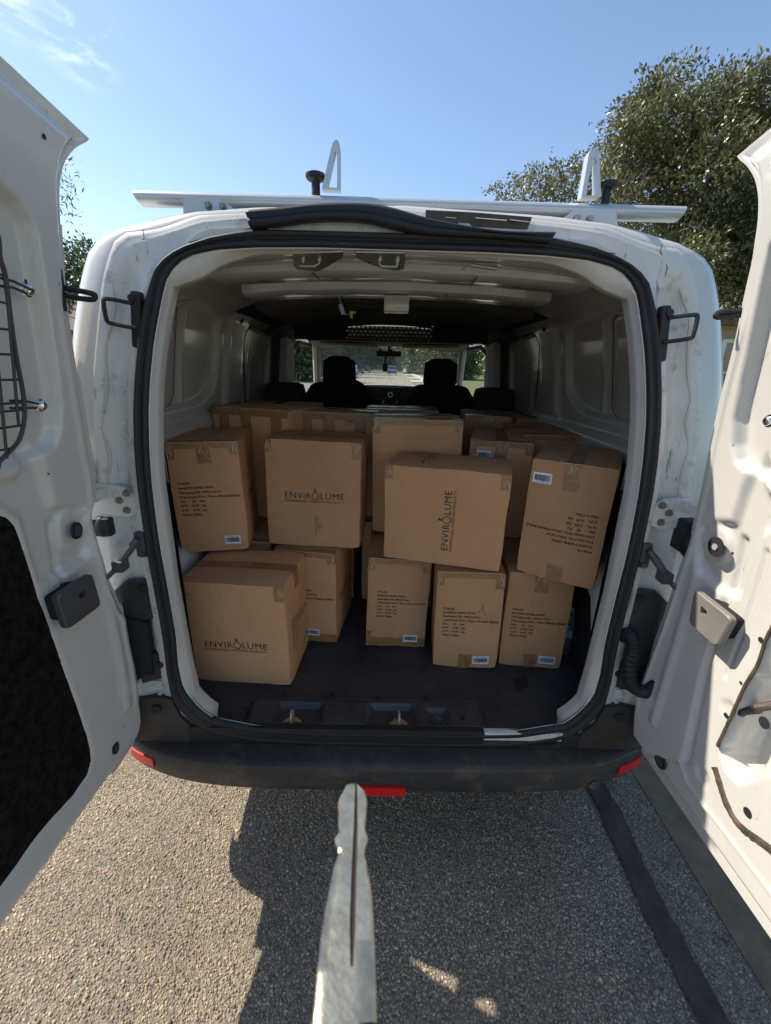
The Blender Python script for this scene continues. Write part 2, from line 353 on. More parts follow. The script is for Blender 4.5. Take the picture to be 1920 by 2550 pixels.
def leaves(name, clumps, per, size, m, parent=None, aspect=2.2, twig=0, fill=.55, seed=1):
    """leaf quads spread on sprays through the clumps; clumps: (centre, radius)"""
    g = np.random.default_rng(seed); Cs = []; 
    for c, r in clumps:
        n = int(per*(r[0]*r[1]+r[1]*r[2]+r[0]*r[2])/3) if not np.isscalar(r) else int(per*r*r)
        r = np.array(r if not np.isscalar(r) else (r, r, r))
        ns = max(4, n//14); d = g.normal(size=(ns, 3)); d /= np.linalg.norm(d, axis=1)[:, None]
        rad = g.random(ns)**fill; base = d*rad[:, None]
        dirs = d+g.normal(0, .5, (ns, 3)); dirs /= np.linalg.norm(dirs, axis=1)[:, None]
        k = np.repeat(np.arange(ns), 14); t = g.random(len(k))
        p = (np.array(c)+base[k]*r+dirs[k]*t[:, None]*size*3.4+g.normal(0, size*.55, (len(k), 3)))
        Cs.append((p, dirs[k]))
    P = np.concatenate([a for a, _ in Cs]); Dn = np.concatenate([b for _, b in Cs]); n = len(P)
    ax = Dn+g.normal(0, .55, (n, 3)); ax /= np.linalg.norm(ax, axis=1)[:, None]
    up = g.normal(0, .8, (n, 3))+np.array([0, 0, .8]); sd = np.cross(ax, up); sd /= np.linalg.norm(sd, axis=1)[:, None]+1e-9
    L = size*g.uniform(.6, 1.25, n)[:, None]; W = L/aspect
    nrm = np.cross(ax, sd)
    V = np.stack([P-ax*L*.5, P+sd*W*.5-nrm*W*.12, P+ax*L*.5, P-sd*W*.5-nrm*W*.12], 1).reshape(-1, 3)
    me = bpy.data.meshes.new(name); me.vertices.add(4*n); me.vertices.foreach_set('co', V.astype(np.float32).ravel())
    me.loops.add(4*n); me.loops.foreach_set('vertex_index', np.arange(4*n, dtype=np.int32)); me.polygons.add(n)
    me.polygons.foreach_set('loop_start', np.arange(0, 4*n, 4, dtype=np.int32)); me.update(calc_edges=True)
    at = me.attributes.new('tone', 'FLOAT', 'POINT'); at.data.foreach_set('value', np.repeat(np.clip(g.beta(2, 2.4, n), 0, 1), 4).astype(np.float32))
    return link(name, me, m, parent)
def tree(kind, label, base, clumps, trunk, per, size, m, seed, group=None, aspect=2.2, limbs=True, nl=16):
    root = empty(kind, base, label, 'tree' if 'bush' not in kind and 'hedge' not in kind else 'bush', group)
    B = Vector(base); loc = [((np.array(c)-np.array(base)), r) for c, r in clumps]
    leaves('crown', loc, per, size, m, root, aspect, seed=seed)
    if trunk:
        mb = MB(); r0, h = trunk; g = random.Random(seed); top = Vector((g.uniform(-.2, .2), g.uniform(-.2, .2), h))
        mb.tube([(0, 0, -.1), (.02*h, .01*h, h*.4), top], [r0*1.25, r0, r0*.75], 9)
        if limbs:
            for c, r in loc[:nl]:
                c = Vector(c); q = top.lerp(c, .5)+Vector((g.uniform(-.3, .3), g.uniform(-.3, .3), g.uniform(-.1, .4)))
                mb.tube([top*.92, q, c], [r0*.4, r0*.18, r0*.04], 6)
        mb.build('trunk', BARK, root)
    return root
def at(px, py, t): return CAM+t*ray(px, py)
# big oak right of the van
g = random.Random(3); cl = []
shape = [(1560, 330, 55), (1590, 280, 50), (1635, 235, 50), (1680, 195, 38), (1790, 225, 45), (1850, 240, 55), (1920, 240, 75), (1580, 400, 70), (1650, 330, 90), (1740, 310, 85), (1840, 330, 95), (1950, 330, 120),
         (1530, 440, 45), (1560, 520, 55), (1640, 450, 90), (1740, 430, 110), (1850, 450, 120), (1960, 480, 130), (1660, 560, 80), (1760, 580, 100), (1870, 600, 110), (1980, 640, 120), (1780, 680, 60), (1860, 720, 80), (1500, 480, 32), (1720, 650, 60), (1510, 370, 26), (1760, 640, 55), (1800, 620, 60), (1835, 700, 60)]
for (x, y, r) in shape:
    c = at(x, y, 6.4+g.uniform(-.4, .7)); R = r/FPX*6.6*.84; cl.append((c, (R, R*1.1, R*.9)))
OB = at(1990, 860, 7.2); OB = (float(OB[0])+.6, float(OB[1])+.3, .1)
tree('oak_tree', 'large grey-green oak rising behind the right rear door of the van', OB, cl, (.2, 2.6), 14500, .072, LEAF_OAK, 11, aspect=2.3, nl=5)
cl = []
for (x, y, r) in [(1245, 470, 20), (1290, 455, 24), (1330, 450, 26), (1370, 440, 30), (1400, 470, 35), (1450, 460, 40), (1500, 450, 40), (1300, 490, 26), (1420, 430, 25), (1350, 490, 30), (1250, 500, 20), (1470, 540, 45), (1540, 580, 50), (1480, 410, 26), (1600, 640, 60), (1640, 560, 60), (1700, 640, 60), (1390, 510, 30)]:
    c = at(x, y, 11+g.uniform(-.6, .9)); R = r/FPX*11.3; cl.append((c, (R*1.1, R*1.1, R*.85)))
tree('oak_tree', 'smaller airy oak farther off, its crown just above the roof rail', (float(at(1450, 700, 11)[0]), float(at(1450, 700, 11)[1]), .1), cl, (.18, 2.4), 4200, .085, LEAF_OAK, 12, aspect=1.8, nl=9)
# trees seen between left door and van
cl = [(at(x, y, 9+g.uniform(-.5, .5)), r/FPX*9) for x, y, r in [(165, 650, 42), (215, 660, 40), (150, 710, 55), (200, 735, 55), (232, 628, 14), (190, 622, 18), (120, 670, 50), (240, 700, 35), (90, 740, 60)]]
tree('leafy_tree', 'leafy green tree in the gap between left rear door and van side', (float(at(100, 900, 9)[0]), float(at(100, 900, 9)[1]), .1), cl, (.16, 2.2), 3600, .095, LEAF_GRN, 13, aspect=1.8, nl=5)
cl = [(at(x, y, 5.2), r/FPX*5.2) for x, y, r in [(150, 475, 9), (130, 455, 12), (146, 505, 6), (148, 395, 5), (120, 420, 14)]]
tree('narrow_leaved_tree', 'thin branch of long narrow leaves peeking past the left rear door', (float(at(-150, 700, 5.2)[0]), float(at(-150, 700, 5.2)[1]), .1), cl, (.08, 3.), 3000, .085, LEAF_GRN, 14, aspect=5, limbs=False)
# trees along the street ahead, seen through the windscreen
def far_tree(label, x, y, h, rw, seed, m=LEAF_DK, kind='street_tree', low=.14, size=.42, per=520, group='trees lining the street ahead'):
    gg = random.Random(seed); cl = []
    for k in range(20):
        a = gg.uniform(0, 6.28); q = gg.random()**.5; z = h*gg.uniform(low, .92); s = 1-.35*abs(z/h-.6)
        cl.append(((x+math.cos(a)*q*rw*s*.7, y+math.sin(a)*q*rw*s*.7, z), (rw*.42, rw*.42, h*.16)))
    return tree(kind, label, (x, y, .05), cl, (h*.03, h*.4), per, size, m, seed, group, limbs=False)
ft = [(-10.5, 46, 7.5, 4.6), (-11, 66, 9, 5.5), (-10, 88, 10, 6), (-9.5, 112, 11, 6.5), (-6.5, 150, 12, 7), (9.5, 98, 9, 5), (10.5, 120, 11, 6), (8.5, 150, 12, 6.5), (9.5, 62, 8, 4.2), (1.2, 185, 9.5, 7), (13, 170, 13, 8), (-17, 50, 9, 6)]
lb = ['dense dark street tree nearest on the left, through the windscreen', 'second street tree on the left behind the dark one', 'third street tree on the left, above the parked cars', 'fourth street tree on the left, past the parked cars', 'tall tree at the far left end of the street', 'street tree on the right behind the white truck', 'farther street tree on the right above the verge', 'street tree on the right near the end of the street', 'street tree on the right lawn behind the bright bush', 'tall tree closing the middle of the street', 'tall tree closing the street on the right', 'outer tree behind the left row of street trees']
for i, (x, y, h, rw) in enumerate(ft): far_tree(lb[i], x, y, h, rw, 30+i)
wd = [((x+rng.uniform(-3, 3), 205+rng.uniform(-6, 6), rng.uniform(2, 9)), (5, 4, 4)) for x in range(-70, 75, 5)]+[((s*(24+rng.uniform(-2, 2)), y, rng.uniform(2, 6)), (3, 5, 3)) for s in (-1, 1) for y in range(45, 205, 7)]
o = leaves('distant_wood', wd, 60, .9, LEAF_DK, None, 1.8, seed=77); tag(o, 'dark wood closing off the far end of the street', None, None, 'stuff')
def bush(label, x, y, h, rw, seed, m=LEAF_GRN):
    gg = random.Random(seed); cl = [((x+gg.uniform(-rw, rw)*.6, y+gg.uniform(-rw, rw)*.6, h*gg.uniform(.25, .8)), (rw*.5, rw*.5, h*.26)) for _ in range(10)]
    return tree('bush', label, (x, y, .1), cl, (.05, h*.4), 560, .13, m, seed, 'bushes on the right verge')
bush('big bright green bush on the right verge seen beside the mirror', 6.1, 72, 5.4, 2.0, 61); bush('rounded green bush behind the right headrest', 7.4, 58, 4.6, 2.2, 62)
bush('low green bush beside the right cab window', 6.6, 9.5, 2.0, 1.3, 63)
# ------------------------------------------------------------------ houses
BRICK = mat('tan_siding', (.46, .37, .26), .8, var=.1, vs=2); ROOFM = mat('brown_shingles', (.16, .125, .10), .9, var=.3, vs=10, bump=.5, bs=30)
GLASSD = mat('dark_window_glass', (.010, .018, .045), .08, spec=.9); TRIM = mat('white_trim', (.72, .72, .70), .5)
REDB = mat('red_brick', (.24, .10, .075), .85, var=.3, vs=12)
def house(label, x0, x1, y0, y1, h, rh, wallm, side='S', wins=()):
    root = empty('house', (x0, y0, 0), label, 'house', 'houses along the street'); L, W = x1-x0, y1-y0
    nb = int(h/.19)
    for k in range(nb): MB().box((0, 0, .1+k*.19), (L, W, .1+(k+1)*.19-.012)).box((.01, .01, .1+(k+1)*.19-.012), (L-.01, W-.01, .1+(k+1)*.19)).build('siding_board', wallm, root, smooth=False)
    ov = .45; z0 = .1+nb*.19
    MB().add([(-ov, -ov, z0-.12), (L+ov, -ov, z0-.12), (L+ov, W+ov, z0-.12), (-ov, W+ov, z0-.12), (L*.5, -ov, z0+rh), (L*.5, W+ov, z0+rh), (-ov, -ov, z0), (L+ov, -ov, z0), (L+ov, W+ov, z0), (-ov, W+ov, z0)],
             [(0, 1, 2, 3), (6, 7, 4), (8, 9, 5), (6, 4, 5, 9), (7, 8, 5, 4), (0, 1, 7, 6), (1, 2, 8, 7), (2, 3, 9, 8), (3, 0, 6, 9)]).build('roof', ROOFM, root, smooth=False)
    for (face, a, b_, z1, z2) in wins:
        f = (lambda u, w, z: (u, -w, z)) if face == 'S' else (lambda u, w, z: (-w, u, z)) if face == 'W' else (lambda u, w, z: (L+w, u, z))
        def bx(mb, u0, u1, za, zb, w0, w1):
            p = f(u0, w0, za); q = f(u1, w1, zb); return mb.box([min(p[i], q[i]) for i in range(3)], [max(p[i], q[i]) for i in range(3)])
        fr = MB(); t = .07
        for r in ((a-t, b_+t, z2, z2+t), (a-t, b_+t, z1-t, z1), (a-t, a, z1, z2), (b_, b_+t, z1, z2)): bx(fr, *r, .004, .06)
        fo = fr.build('window', TRIM, root, smooth=False)
        bx(MB(), a, b_, z1, z2, .003, .02).build('pane', GLASSD, fo, smooth=False)
        mu = MB(); n = 3
        for k in range(1, n): zz = z1+(z2-z1)*k/n; bx(mu, a, b_, zz-.018, zz+.018, .021, .04)
        mu.build('glazing_bar', TRIM, fo, smooth=False)
    return root
house('tan house with dark window seen between van side and right rear door', 7.2, 15, 8.9, 20, 2.75, 1.9, BRICK, wins=(('S', .2, 3.4, .45, 2.3), ('W', 2, 4, .9, 2.1)))
house('tan brown house wall behind the tree left of the van', -19, -11.5, 9.5, 17, 2.5, 1.6, BRICK, wins=(('S', 4.5, 6, .9, 2), ('E', 2, 3.5, .9, 2)))
house('red house seen through the driver side cab window', -20, -12.5, 19, 29, 2.7, 1.7, REDB, wins=(('E', 2, 4, .9, 2.1), ('S', 2, 4, .9, 2.1)))
# ------------------------------------------------------------------ parked cars in the street
TYRE = mat('tyre_rubber', (.02, .02, .02), .8); CGL = mat('car_glass', (.03, .045, .055), .06, spec=.9); LAMP = mat('lamp_lens', (.6, .6, .58), .15); TAIL = mat('tail_lens', (.4, .02, .02), .2)
def car(label, x, y, col, kind='suv', flip=False, group='vehicles parked along the street', cat='car', rz=0):
    root = empty('parked_car', (x, y, 0), label, cat, group); root.rotation_euler = (0, 0, (math.pi if flip else 0)+rz)
    paint = mat('car_paint_%d' % (len(MATS)), col, .25, coat=.6)
    if kind == 'suv': body = [(-2.25, .35), (-2.3, .75), (-2.2, 1.05), (1.2, 1.05), (2.1, .92), (2.3, .65), (2.3, .35)]; cab = [(-2.1, 1.05), (-1.9, 1.66), (.2, 1.70), (1.15, 1.05)]
    elif kind == 'pickup': body = [(-2.7, .45), (-2.72, .95), (-2.68, 1.15), (1.3, 1.15), (2.5, 1.05), (2.65, .75), (2.65, .45)]; cab = [(-.9, 1.15), (-.8, 1.78), (.55, 1.8), (1.25, 1.15)]
    else: body = [(-2.2, .3), (-2.25, .7), (-2.1, .95), (1.0, .93), (2.0, .8), (2.2, .6), (2.2, .3)]; cab = [(-1.9, .95), (-1.2, 1.38), (.1, 1.4), (1.0, .93)]
    hw = .92
    MB().prism(body, lambda u, v, w_: (-hw+2*hw*w_, u, v)).build('body', paint, root, smooth=False)
    V = [((-hw*(.97 if v < 1.2 else .80)) , u, v) for u, v in cab]+[(hw*(.97 if v < 1.2 else .80), u, v) for u, v in cab]; n = len(cab)
    c = MB().add(V, [tuple(range(n)), tuple(range(2*n-1, n-1, -1))]+[(i, n+i, n+(i+1) % n, (i+1) % n) for i in range(n)]).build('cabin', paint, root, smooth=False)
    (r0, z0), (r1, z1), (f1, z2), (f0, z3) = cab
    def win(pts): MB().add(pts, [tuple(range(len(pts)))]).build('window', CGL, root, smooth=False)
    lerp = lambda a, b_, t: a+(b_-a)*t
    for s in (-1, 1):
        q = [(s*(hw*lerp(.97, .80, t)+.004), u, z) for u, z, t in ((lerp(r0, r1, .25)+.08, lerp(z0, z1, .15), .12), (lerp(r0, r1, .85)+.1, lerp(z0, z1, .88), .9), (lerp(f1, f0, .1)-.12, lerp(z2, z3, .12), .9), (lerp(f1, f0, .82)-.15, lerp(z2, z3, .85), .12))]
        win(q)
    for (a, za, b_, zb, o_) in ((r0, z0, r1, z1, -.006), (f0, z3, f1, z2, .006)):
        win([(-hw*.84, lerp(a, b_, .12)+o_, lerp(za, zb, .15)), (hw*.84, lerp(a, b_, .12)+o_, lerp(za, zb, .15)), (hw*.72, lerp(a, b_, .9)+o_, lerp(za, zb, .88)), (-hw*.72, lerp(a, b_, .9)+o_, lerp(za, zb, .88))])
    for s in (-1, 1):
        for yy in (body[0][0]+.85, body[-1][0]-.85):
            wq = MB().disc((s*(hw-.22), yy, .34), (s, 0, 0), .34, .23, 20).build('wheel', TYRE, root); MB().disc((s*(hw+.011), yy, .34), (s, 0, 0), .2, .01, 14).build('rim', ALU, wq)
        MB().box((s*.55-.17, body[0][0]-.07, .72), (s*.55+.17, body[0][0]+.02, .92)).build('tail_lamp', TAIL, root, smooth=False)
        MB().box((s*.6-.2, body[-1][0]-.1, .66), (s*.6+.2, body[-1][0]+.02, .82)).build('headlight', LAMP, root, smooth=False)
    MB().box((-.85, body[0][0]-.1, .4), (.85, body[0][0]+.02, .58)).build('bumper', TYRE, root, smooth=False)
    return root
car('pale blue suv parked ahead at the right kerb under the mirror', 1.5, 92, (.30, .40, .55), 'suv')
car('silver grey suv parked nearest on the left of the street', -5.6, 76, (.22, .25, .30), 'suv', True)
car('dark pickup with pale windows parked second on the left', -5.3, 90, (.10, .12, .15), 'pickup', True)
car('black suv parked third on the left of the street', -4.7, 112, (.05, .05, .06), 'suv', True)
car('white truck standing on a driveway beyond the right verge', 5.5, 103, (.68, .68, .66), 'pickup', False, rz=.1)
car('pale car on the right beside the passenger window', 5.2, 10.5, (.5, .5, .52), 'sedan', False, rz=.5)
# ================================================================== THE VAN
VAN = empty('cargo_van', (0, 0, 0), 'white cargo van with both rear doors open on a load of cartons', 'van')
def half(px, off=0): return [(abs(P[0]), P[2]) for P in (hl(a, b, off) for a, b in px)]
SO = [(800, 572), (640, 567.7), (576, 577), (518.6, 589), (461, 610), (415, 633), (384, 667.6), (365, 721), (353, 775), (342, 852), (334, 944), (331, 1021), (333.5, 1117), (340, 1200), (347.7, 1257.6), (359, 1334.5), (372.7, 1415), (384, 1476.6), (395.7, 1538), (407, 1607), (415, 1680), (426.4, 1738), (453.3, 1776), (491.7, 1811), (538, 1830), (640, 1848), (800, 1856)]
SI = [(800, 612), (640, 612), (538, 617.6), (480, 629), (442, 648), (419, 675), (405, 706), (399.5, 736.7), (392, 775), (378, 852), (369, 944), (365, 1021), (367, 1117), (372.6, 1200), (384, 1296), (397.6, 1384), (411, 1453.6), (422.6, 1519), (434, 1584), (440, 1661), (453, 1718.6), (484, 1757), (518.6, 1788), (640, 1812), (800, 1820)]
LI = [(428, 713.7), (422.6, 744), (411, 806), (399.5, 882.7), (392, 963), (390, 1040), (392, 1136), (395.7, 1200), (407, 1277), (419, 1361), (426, 1415), (434, 1469), (445.6, 1530), (457, 1592), (468.7, 1653), (478, 1695.6)]
CRE = [(346, 553), (284, 579), (265, 621), (246, 687), (234, 790), (227, 867), (221, 944), (219, 1021), (223, 1098), (230.5, 1175)]
so_ = half(SO); si_ = half(SI); li_ = half(LI, .020); cr_ = half(CRE)
so_ = [(0, so_[0][1])]+so_+[(0, so_[-1][1])]; si_ = [(0, si_[0][1])]+si_+[(0, si_[-1][1])]
li_ = [(0, 1.880), (.34, 1.868), (.42, 1.845), (.47, 1.815)]+li_+[(.595, .60), (.55, .535), (.3, .515), (0, .515)]
ro_ = [(abs(P[0]), P[2]) for P in (hl(a, b, .0) for a, b in ((1605, 579), (1536, 565), (1323, 542), (1064, 521.5)))]
cr_ = [(0, ro_[-1][1]+.002), (.28, ro_[2][1]), (.47, ro_[1][1]), (.535, 1.915), (.575, 1.905)]+cr_[1:]+[(.762, 1.25), (.775, 1.1), (.79, .85), (.80, .6), (.80, .46), (.4, .46), (0, .46)]
_sl = [hl(a, b, .10) for a, b in ((276.6, 567.7), (249.7, 594.6), (230.5, 633), (215, 687), (203.6, 752), (192, 829), (185, 906))]
_sr = [hl(a, b, .10) for a, b in ((1687, 589), (1722, 606), (1752, 648), (1772, 706), (1783, 775), (1791, 867), (1793, 963), (1791, 1006))]
_zz = [1.90, 1.87, 1.83, 1.78, 1.72, 1.66, 1.60]
_xx = [.5*(float(np.interp(-z, [-p[2] for p in _sl], [-p[0] for p in _sl]))+float(np.interp(-z, [-p[2] for p in _sr], [p[0] for p in _sr]))) for z in _zz]
ob_ = [(0, 1.985), (.35, 1.975), (.56, 1.955), (.63, 1.935)]+list(zip(_xx, _zz))+[(.868, 1.45), (.878, 1.2), (.878, .9), (.862, .5), (.84, .36), (.4, .34), (0, .34)]
NPHI = 90
PH = np.linspace(-math.pi/2, math.pi/2, NPHI+1)
def polar(pts):
    d = []
    for (a, b) in zip(pts[:-1], pts[1:]):
        for k in range(24): t = k/24; d.append((a[0]+(b[0]-a[0])*t, a[1]+(b[1]-a[1])*t))
    d.append(pts[-1]); d = np.array(d); ph = np.arctan2(d[:, 1]-1.2, d[:, 0]); r = np.hypot(d[:, 0], d[:, 1]-1.2)
    i = np.argsort(ph); return np.interp(PH, ph[i], r[i])
RS = {k: polar(v) for k, v in dict(so=so_, si=si_, li=li_, cr=cr_, ob=ob_).items()}
def ring3(r, yoff, useLean=True):   # full loop of points from a polar half profile
    L = []
    for s in (1, -1):
        it = range(NPHI+1) if s == 1 else range(NPHI-1, 0, -1)
        for i in it:
            x = s*r[i]*math.cos(PH[i]); z = 1.2+r[i]*math.sin(PH[i]); yo = yoff(x, z) if callable(yoff) else yoff
            L.append((x, (lean(z) if useLean else 0)+yo, z))
    return L
def loft(rings, close=True):
    P = np.array(rings); a, b = P.shape[:2]; V = P.reshape(-1, 3); Fc = []
    for i in range(a-1):
        for j in range(b if close else b-1): k = (j+1) % b; Fc.append((i*b+j, i*b+k, (i+1)*b+k, (i+1)*b+j))
    return V, Fc
so, si, li, cr, ob = (RS[k] for k in ('so', 'si', 'li', 'cr', 'ob')); li = np.where(PH > -.85, np.minimum(li, si-.006), li)
# inner lip of the opening
V, Fc = loft([ring3(si*.5+so*.5, .012), ring3(si*1.002, .006), ring3(si*.992, .004), ring3(li*.3+si*.7, .008), ring3(li, .020), ring3(li*.999, .030), ring3(li*1.004, .060)])
pyd('opening_lip', V, Fc, PAINT, VAN)
# door seal: two-bead rubber
prof = [(0, .010), (.04, -.004), (.16, -.008), (.30, -.007), (.42, -.003), (.50, .002), (.58, -.003), (.72, -.009), (.86, -.008), (.96, -.002), (1.0, .010)]
V, Fc = loft([ring3((si-.003)*(1-t)+(so)*t, y) for t, y in prof]); SEALO = pyd('door_seal', V, Fc, RUBBER, VAN)
# jamb: seal flange -> channel -> crease
low = sst((.70-(1.2+cr*np.sin(PH)))/.12)
def wav(x, z): return 0
def ch(d): return lambda x, z: .010+(d-.010)*(1-sst(np.array((z-1.78)/.08)))
J = [ring3(so-.012, .012), ring3(so+.004, .008), ring3(so+(cr-so)*.16, .010), ring3(so+(cr-so)*.30, ch(.030)), ring3(so+(cr-so)*.45, ch(.040)), ring3(so+(cr-so)*.62, ch(.040)), ring3(so+(cr-so)*.74, ch(.026)), ring3(so+(cr-so)*.90, .016), ring3(cr, .016), ring3(cr+.006, .022)]
V, Fc = loft(J); pyd('rear_pillar_frame', V, Fc, PAINT_D, VAN)
# outer skin
def cb(r1, r2, t): return r1*(1-t)+r2*t
sk = [ring3(cr+.004, .020), ring3(cb(cr, ob, .35)+.004, .023), ring3(cb(cr, ob, .7)+.004, .048), ring3(ob, .10), ring3(ob+.010, .25), ring3(ob+.014, .6), ring3(ob+.014, 1.2), ring3(ob+.014, 2.2, False)]
V, Fc = loft(sk); BODY = pyd('body_side_shell', V, Fc, PAINT, VAN); BODY.data.set_sharp_from_angle(angle=R_(50))
# cab shell with window openings
yr = [2.2, 2.32, 3.18, 3.25]; rr = []
for k, y in enumerate(yr):
    rr.append(ring3(ob+.014-(.06*(k/3))*np.clip(np.sin(PH), 0, 1)*(k > 0), y, False))
P = np.array(rr); a, b_ = P.shape[:2]; Fc = []
for i in range(a-1):
    for j in range(b_):
        k = (j+1) % b_; m_ = (P[i, j]+P[i+1, k])/2
        if i >= 1 and 1.34 < m_[2] < 1.80 and abs(m_[0]) > .5: continue
        if m_[1] > 2.9 and m_[2] > 1.38 and abs(m_[0]) < .62 : continue
        Fc.append((i*b_+j, i*b_+k, (i+1)*b_+k, (i+1)*b_+j))
pyd('cab_shell', P.reshape(-1, 3), Fc, PAINT, VAN)
H = [[(x, 3.25+v*1.15, 1.36-.22*v**1.6-.06*(abs(x)/.85)**3) for x in np.linspace(-.85, .85, 13)] for v in np.linspace(0, 1, 8)]
H += [[(x, 4.42, .5) for x in np.linspace(-.85, .85, 13)]]
V, Fc = grid(H); pyd('bonnet', V, Fc, PAINT, VAN)
# wheels
for sx in (-1, 1):
    for yy in (.85, 3.75):
        t_ = MB().disc((sx*.62, yy, .32), (sx, 0, 0), .32, .2, 28).build('wheel', TYRE, VAN); MB().disc((sx*.822, yy, .32), (sx, 0, 0), .19, .006, 18).build('rim', ALU, t_)
MB().box((-.80, .12, .34), (.80, 4.3, .40)).build('underbody', DARK, VAN, smooth=False)
# sealant beads wandering down the pillars, dirt bands, step overlaps
for s in (-1, 1):
    pts = []
    for i in range(70):
        z = 1.86-i*.0085; ph = math.atan2(z-1.2, .7)
        rr_ = np.interp(ph, PH, so+(cr-so)*.76); x = rr_*math.cos(ph); zz = 1.2+rr_*math.sin(ph)
        x += .008*noise.noise((zz*14, s*3, 1))+.004*math.sin(zz*40+s); pts.append((s*x, lean(zz)+.022, zz))
    MB().tube(pts, .0032, 6, flat=.6).build('sealant_bead', SEAL, VAN)
    # bevelled step where side and rear panels overlap
    q = [hl(a, b, .004) for a, b in ((351, 570), (353, 578), (354, 590), (342, 606), (334, 628), (338, 650))]
    MB().tube([(s*abs(p[0]), p[1]+.0075, p[2]) for p in q], [.0012, .0008, .001, .0012, .0008, .0004], 5, flat=1.4).build('grimy_joint', GRIME, VAN)
# door hold-open catches (black loops) beside the seal
for s in (-1, 1):
    _c = hl(341, 797); c = Vector((s*abs(_c[0]), lean(_c[2])+.004, _c[2]))
    o = MB().box((-.012, -.012, -.062), (.012, .012, .062), M=Matrix.Translation(c) @ Matrix.Rotation(s*-.13, 4, 'Y'), bev=.008).disc((c.x, c.y-.012, c.z+.045), (0, -1, 0), .008, .004, 10).disc((c.x, c.y-.012, c.z-.048), (0, -1, 0), .008, .004, 10).build('hold_open_catch', RUBBER, VAN)
    a = [c+Vector((0, -.012, .034)), c+Vector((s*.045, -.030, .040)), c+Vector((s*.052, -.034, .032)), c+Vector((s*.052, -.034, -.002)), c+Vector((s*.046, -.030, -.010)), c+Vector((0, -.012, -.018))]
    MB().tube([tuple(p) for p in smooth_pts(a, 3)], .0048, 7).build('catch_loop', RUBBER, o)
# black inserts on the lower pillars
def slabpoly(name, poly, y, th, m, parent=VAN, sx=1, **k):
    return MB().prism([(sx*a, b) for a, b in poly], lambda u, v, w_: (u, y+lean(v)-th*w_, v)).build(name, m, parent, **k)
for s in (-1, 1):
    up = slabpoly('pillar_insert', [(.655, 1.065), (.735, 1.055), (.775, 1.02), (.78, .74), (.70, .72), (.70, .93), (.655, .945)], .028, .016, BLKPL, sx=s)
    MB().disc((s*.688, .011, 1.035), (0, -1, 0), .013, .004, 16).build('clip', RUBBER, up)
    dn = slabpoly('pillar_insert', [(.655, .815), (.70, .82), (.78, .74), (.78, .70), (.655, .74)], .030, .020, BLKPL, sx=s)
    MB().disc((s*.680, .009, .782), (0, -1, 0), .011, .004, 16).build('clip', RUBBER, dn)
    if s == -1:
        slabpoly('tail_lamp_housing', [(.69, .93), (.775, .95), (.785, .76), (.70, .75)], .020, .02, DARK, sx=s)
    bc = slabpoly('bumper_corner', [(.655, .665), (.70, .672), (.765, .655), (.80, .62), (.81, .50), (.50, .50), (.53, .522), (.60, .55), (.640, .60)], .020, .024, BLKPL, sx=s)
    MB().disc((s*.705, -.006, .632), (0, -1, 0), .015, .004, 18).build('clip', RUBBER, bc)
# hinges and check straps
for s in (-1, 1):
    for zc, dz, mm in ((1.285, 1, PAINT_D), (.695, 1, PAINT_D)):
        hg = MB().prism([(.665, zc-.03), (.676, zc+.02), (.70, zc+.038), (.765, zc+.045), (.775, zc+.03), (.77, zc-.035), (.70, zc-.045)], lambda u, v, w_: (s*u, .030-.012*w_, v)).build('hinge', mm, VAN)
        MB().box((min(s*.742, s*.752), -.05, zc+.008), (max(s*.742, s*.752), .022, zc+.036), bev=.003).build('hinge_arm', mm, hg)
        MB().tube([(s*.752, -.048, zc), (s*.752, -.048, zc+.045)], .009, 10).build('hinge_pin', ZINC, hg)
        for (bx_, bz) in ((.690, .022), (.712, .002), (.697, -.024)):
            MB().disc((s*bx_, .018, zc+bz), (0, -1, 0), .0095, .003, 18).disc((s*bx_, .015, zc+bz), (0, -1, 0), .0065, .007, 6).build('bolt', ZINC if zc > 1 else PAINT_D, hg)
    if True:
        MB().box((min(s*.742, s*.785), -.02 if s > 0 else .0, 1.19), (max(s*.742, s*.785), .03, 1.275 if s > 0 else 1.24), bev=.006).build('hinge_boot', RUBBER, VAN)
        MB().ball((s*.765, -.01 if s > 0 else .01, 1.215), .030 if s > 0 else .022, 8, (.7, .8, 1.3)).build('hinge_boot', RUBBER, VAN)
    ck = MB().box((min(s*.655, s*.682), -.002, 1.135), (max(s*.655, s*.682), .018, 1.205), bev=.005).disc((s*.672, -.002, 1.19), (0, -1, 0), .008, .006, 8).disc((s*.664, -.002, 1.145), (0, -1, 0), .008, .006, 8).build('check_strap', GREYPL, VAN)
    MB().tube([(s*.668, -.010, 1.190), (s*.680, -.022, 1.172), (s*.700, -.030, 1.145), (s*.712, -.035, 1.130)], [.008, .011, .010, .012], 8).box((min(s*.695, s*.722), -.05, 1.112), (max(s*.695, s*.722), -.015, 1.142), bev=.004).build('check_arm_housing', GREYPL, ck)
    MB().tube([(s*.715, -.035, 1.122), (s*.735, -.050, 1.102), (s*.752, -.066, 1.088)], .0045, 6, flat=2).build('check_arm', ZINC, ck)
# corrugated cable boot on the right
pts = smooth_pts([(.672, .02, .905), (.672, -.008, .93), (.685, -.02, .90), (.682, -.022, .84), (.70, -.03, .775), (.735, -.045, .765), (.752, -.06, .81), (.758, -.09, .86)], 8)
rad = [.017+.0035*(i % 2) if 8 < i < 30 else .019 for i in range(len(pts))]
MB().tube([tuple(p) for p in pts], rad, 12).build('cable_boot', RUBBER, VAN)
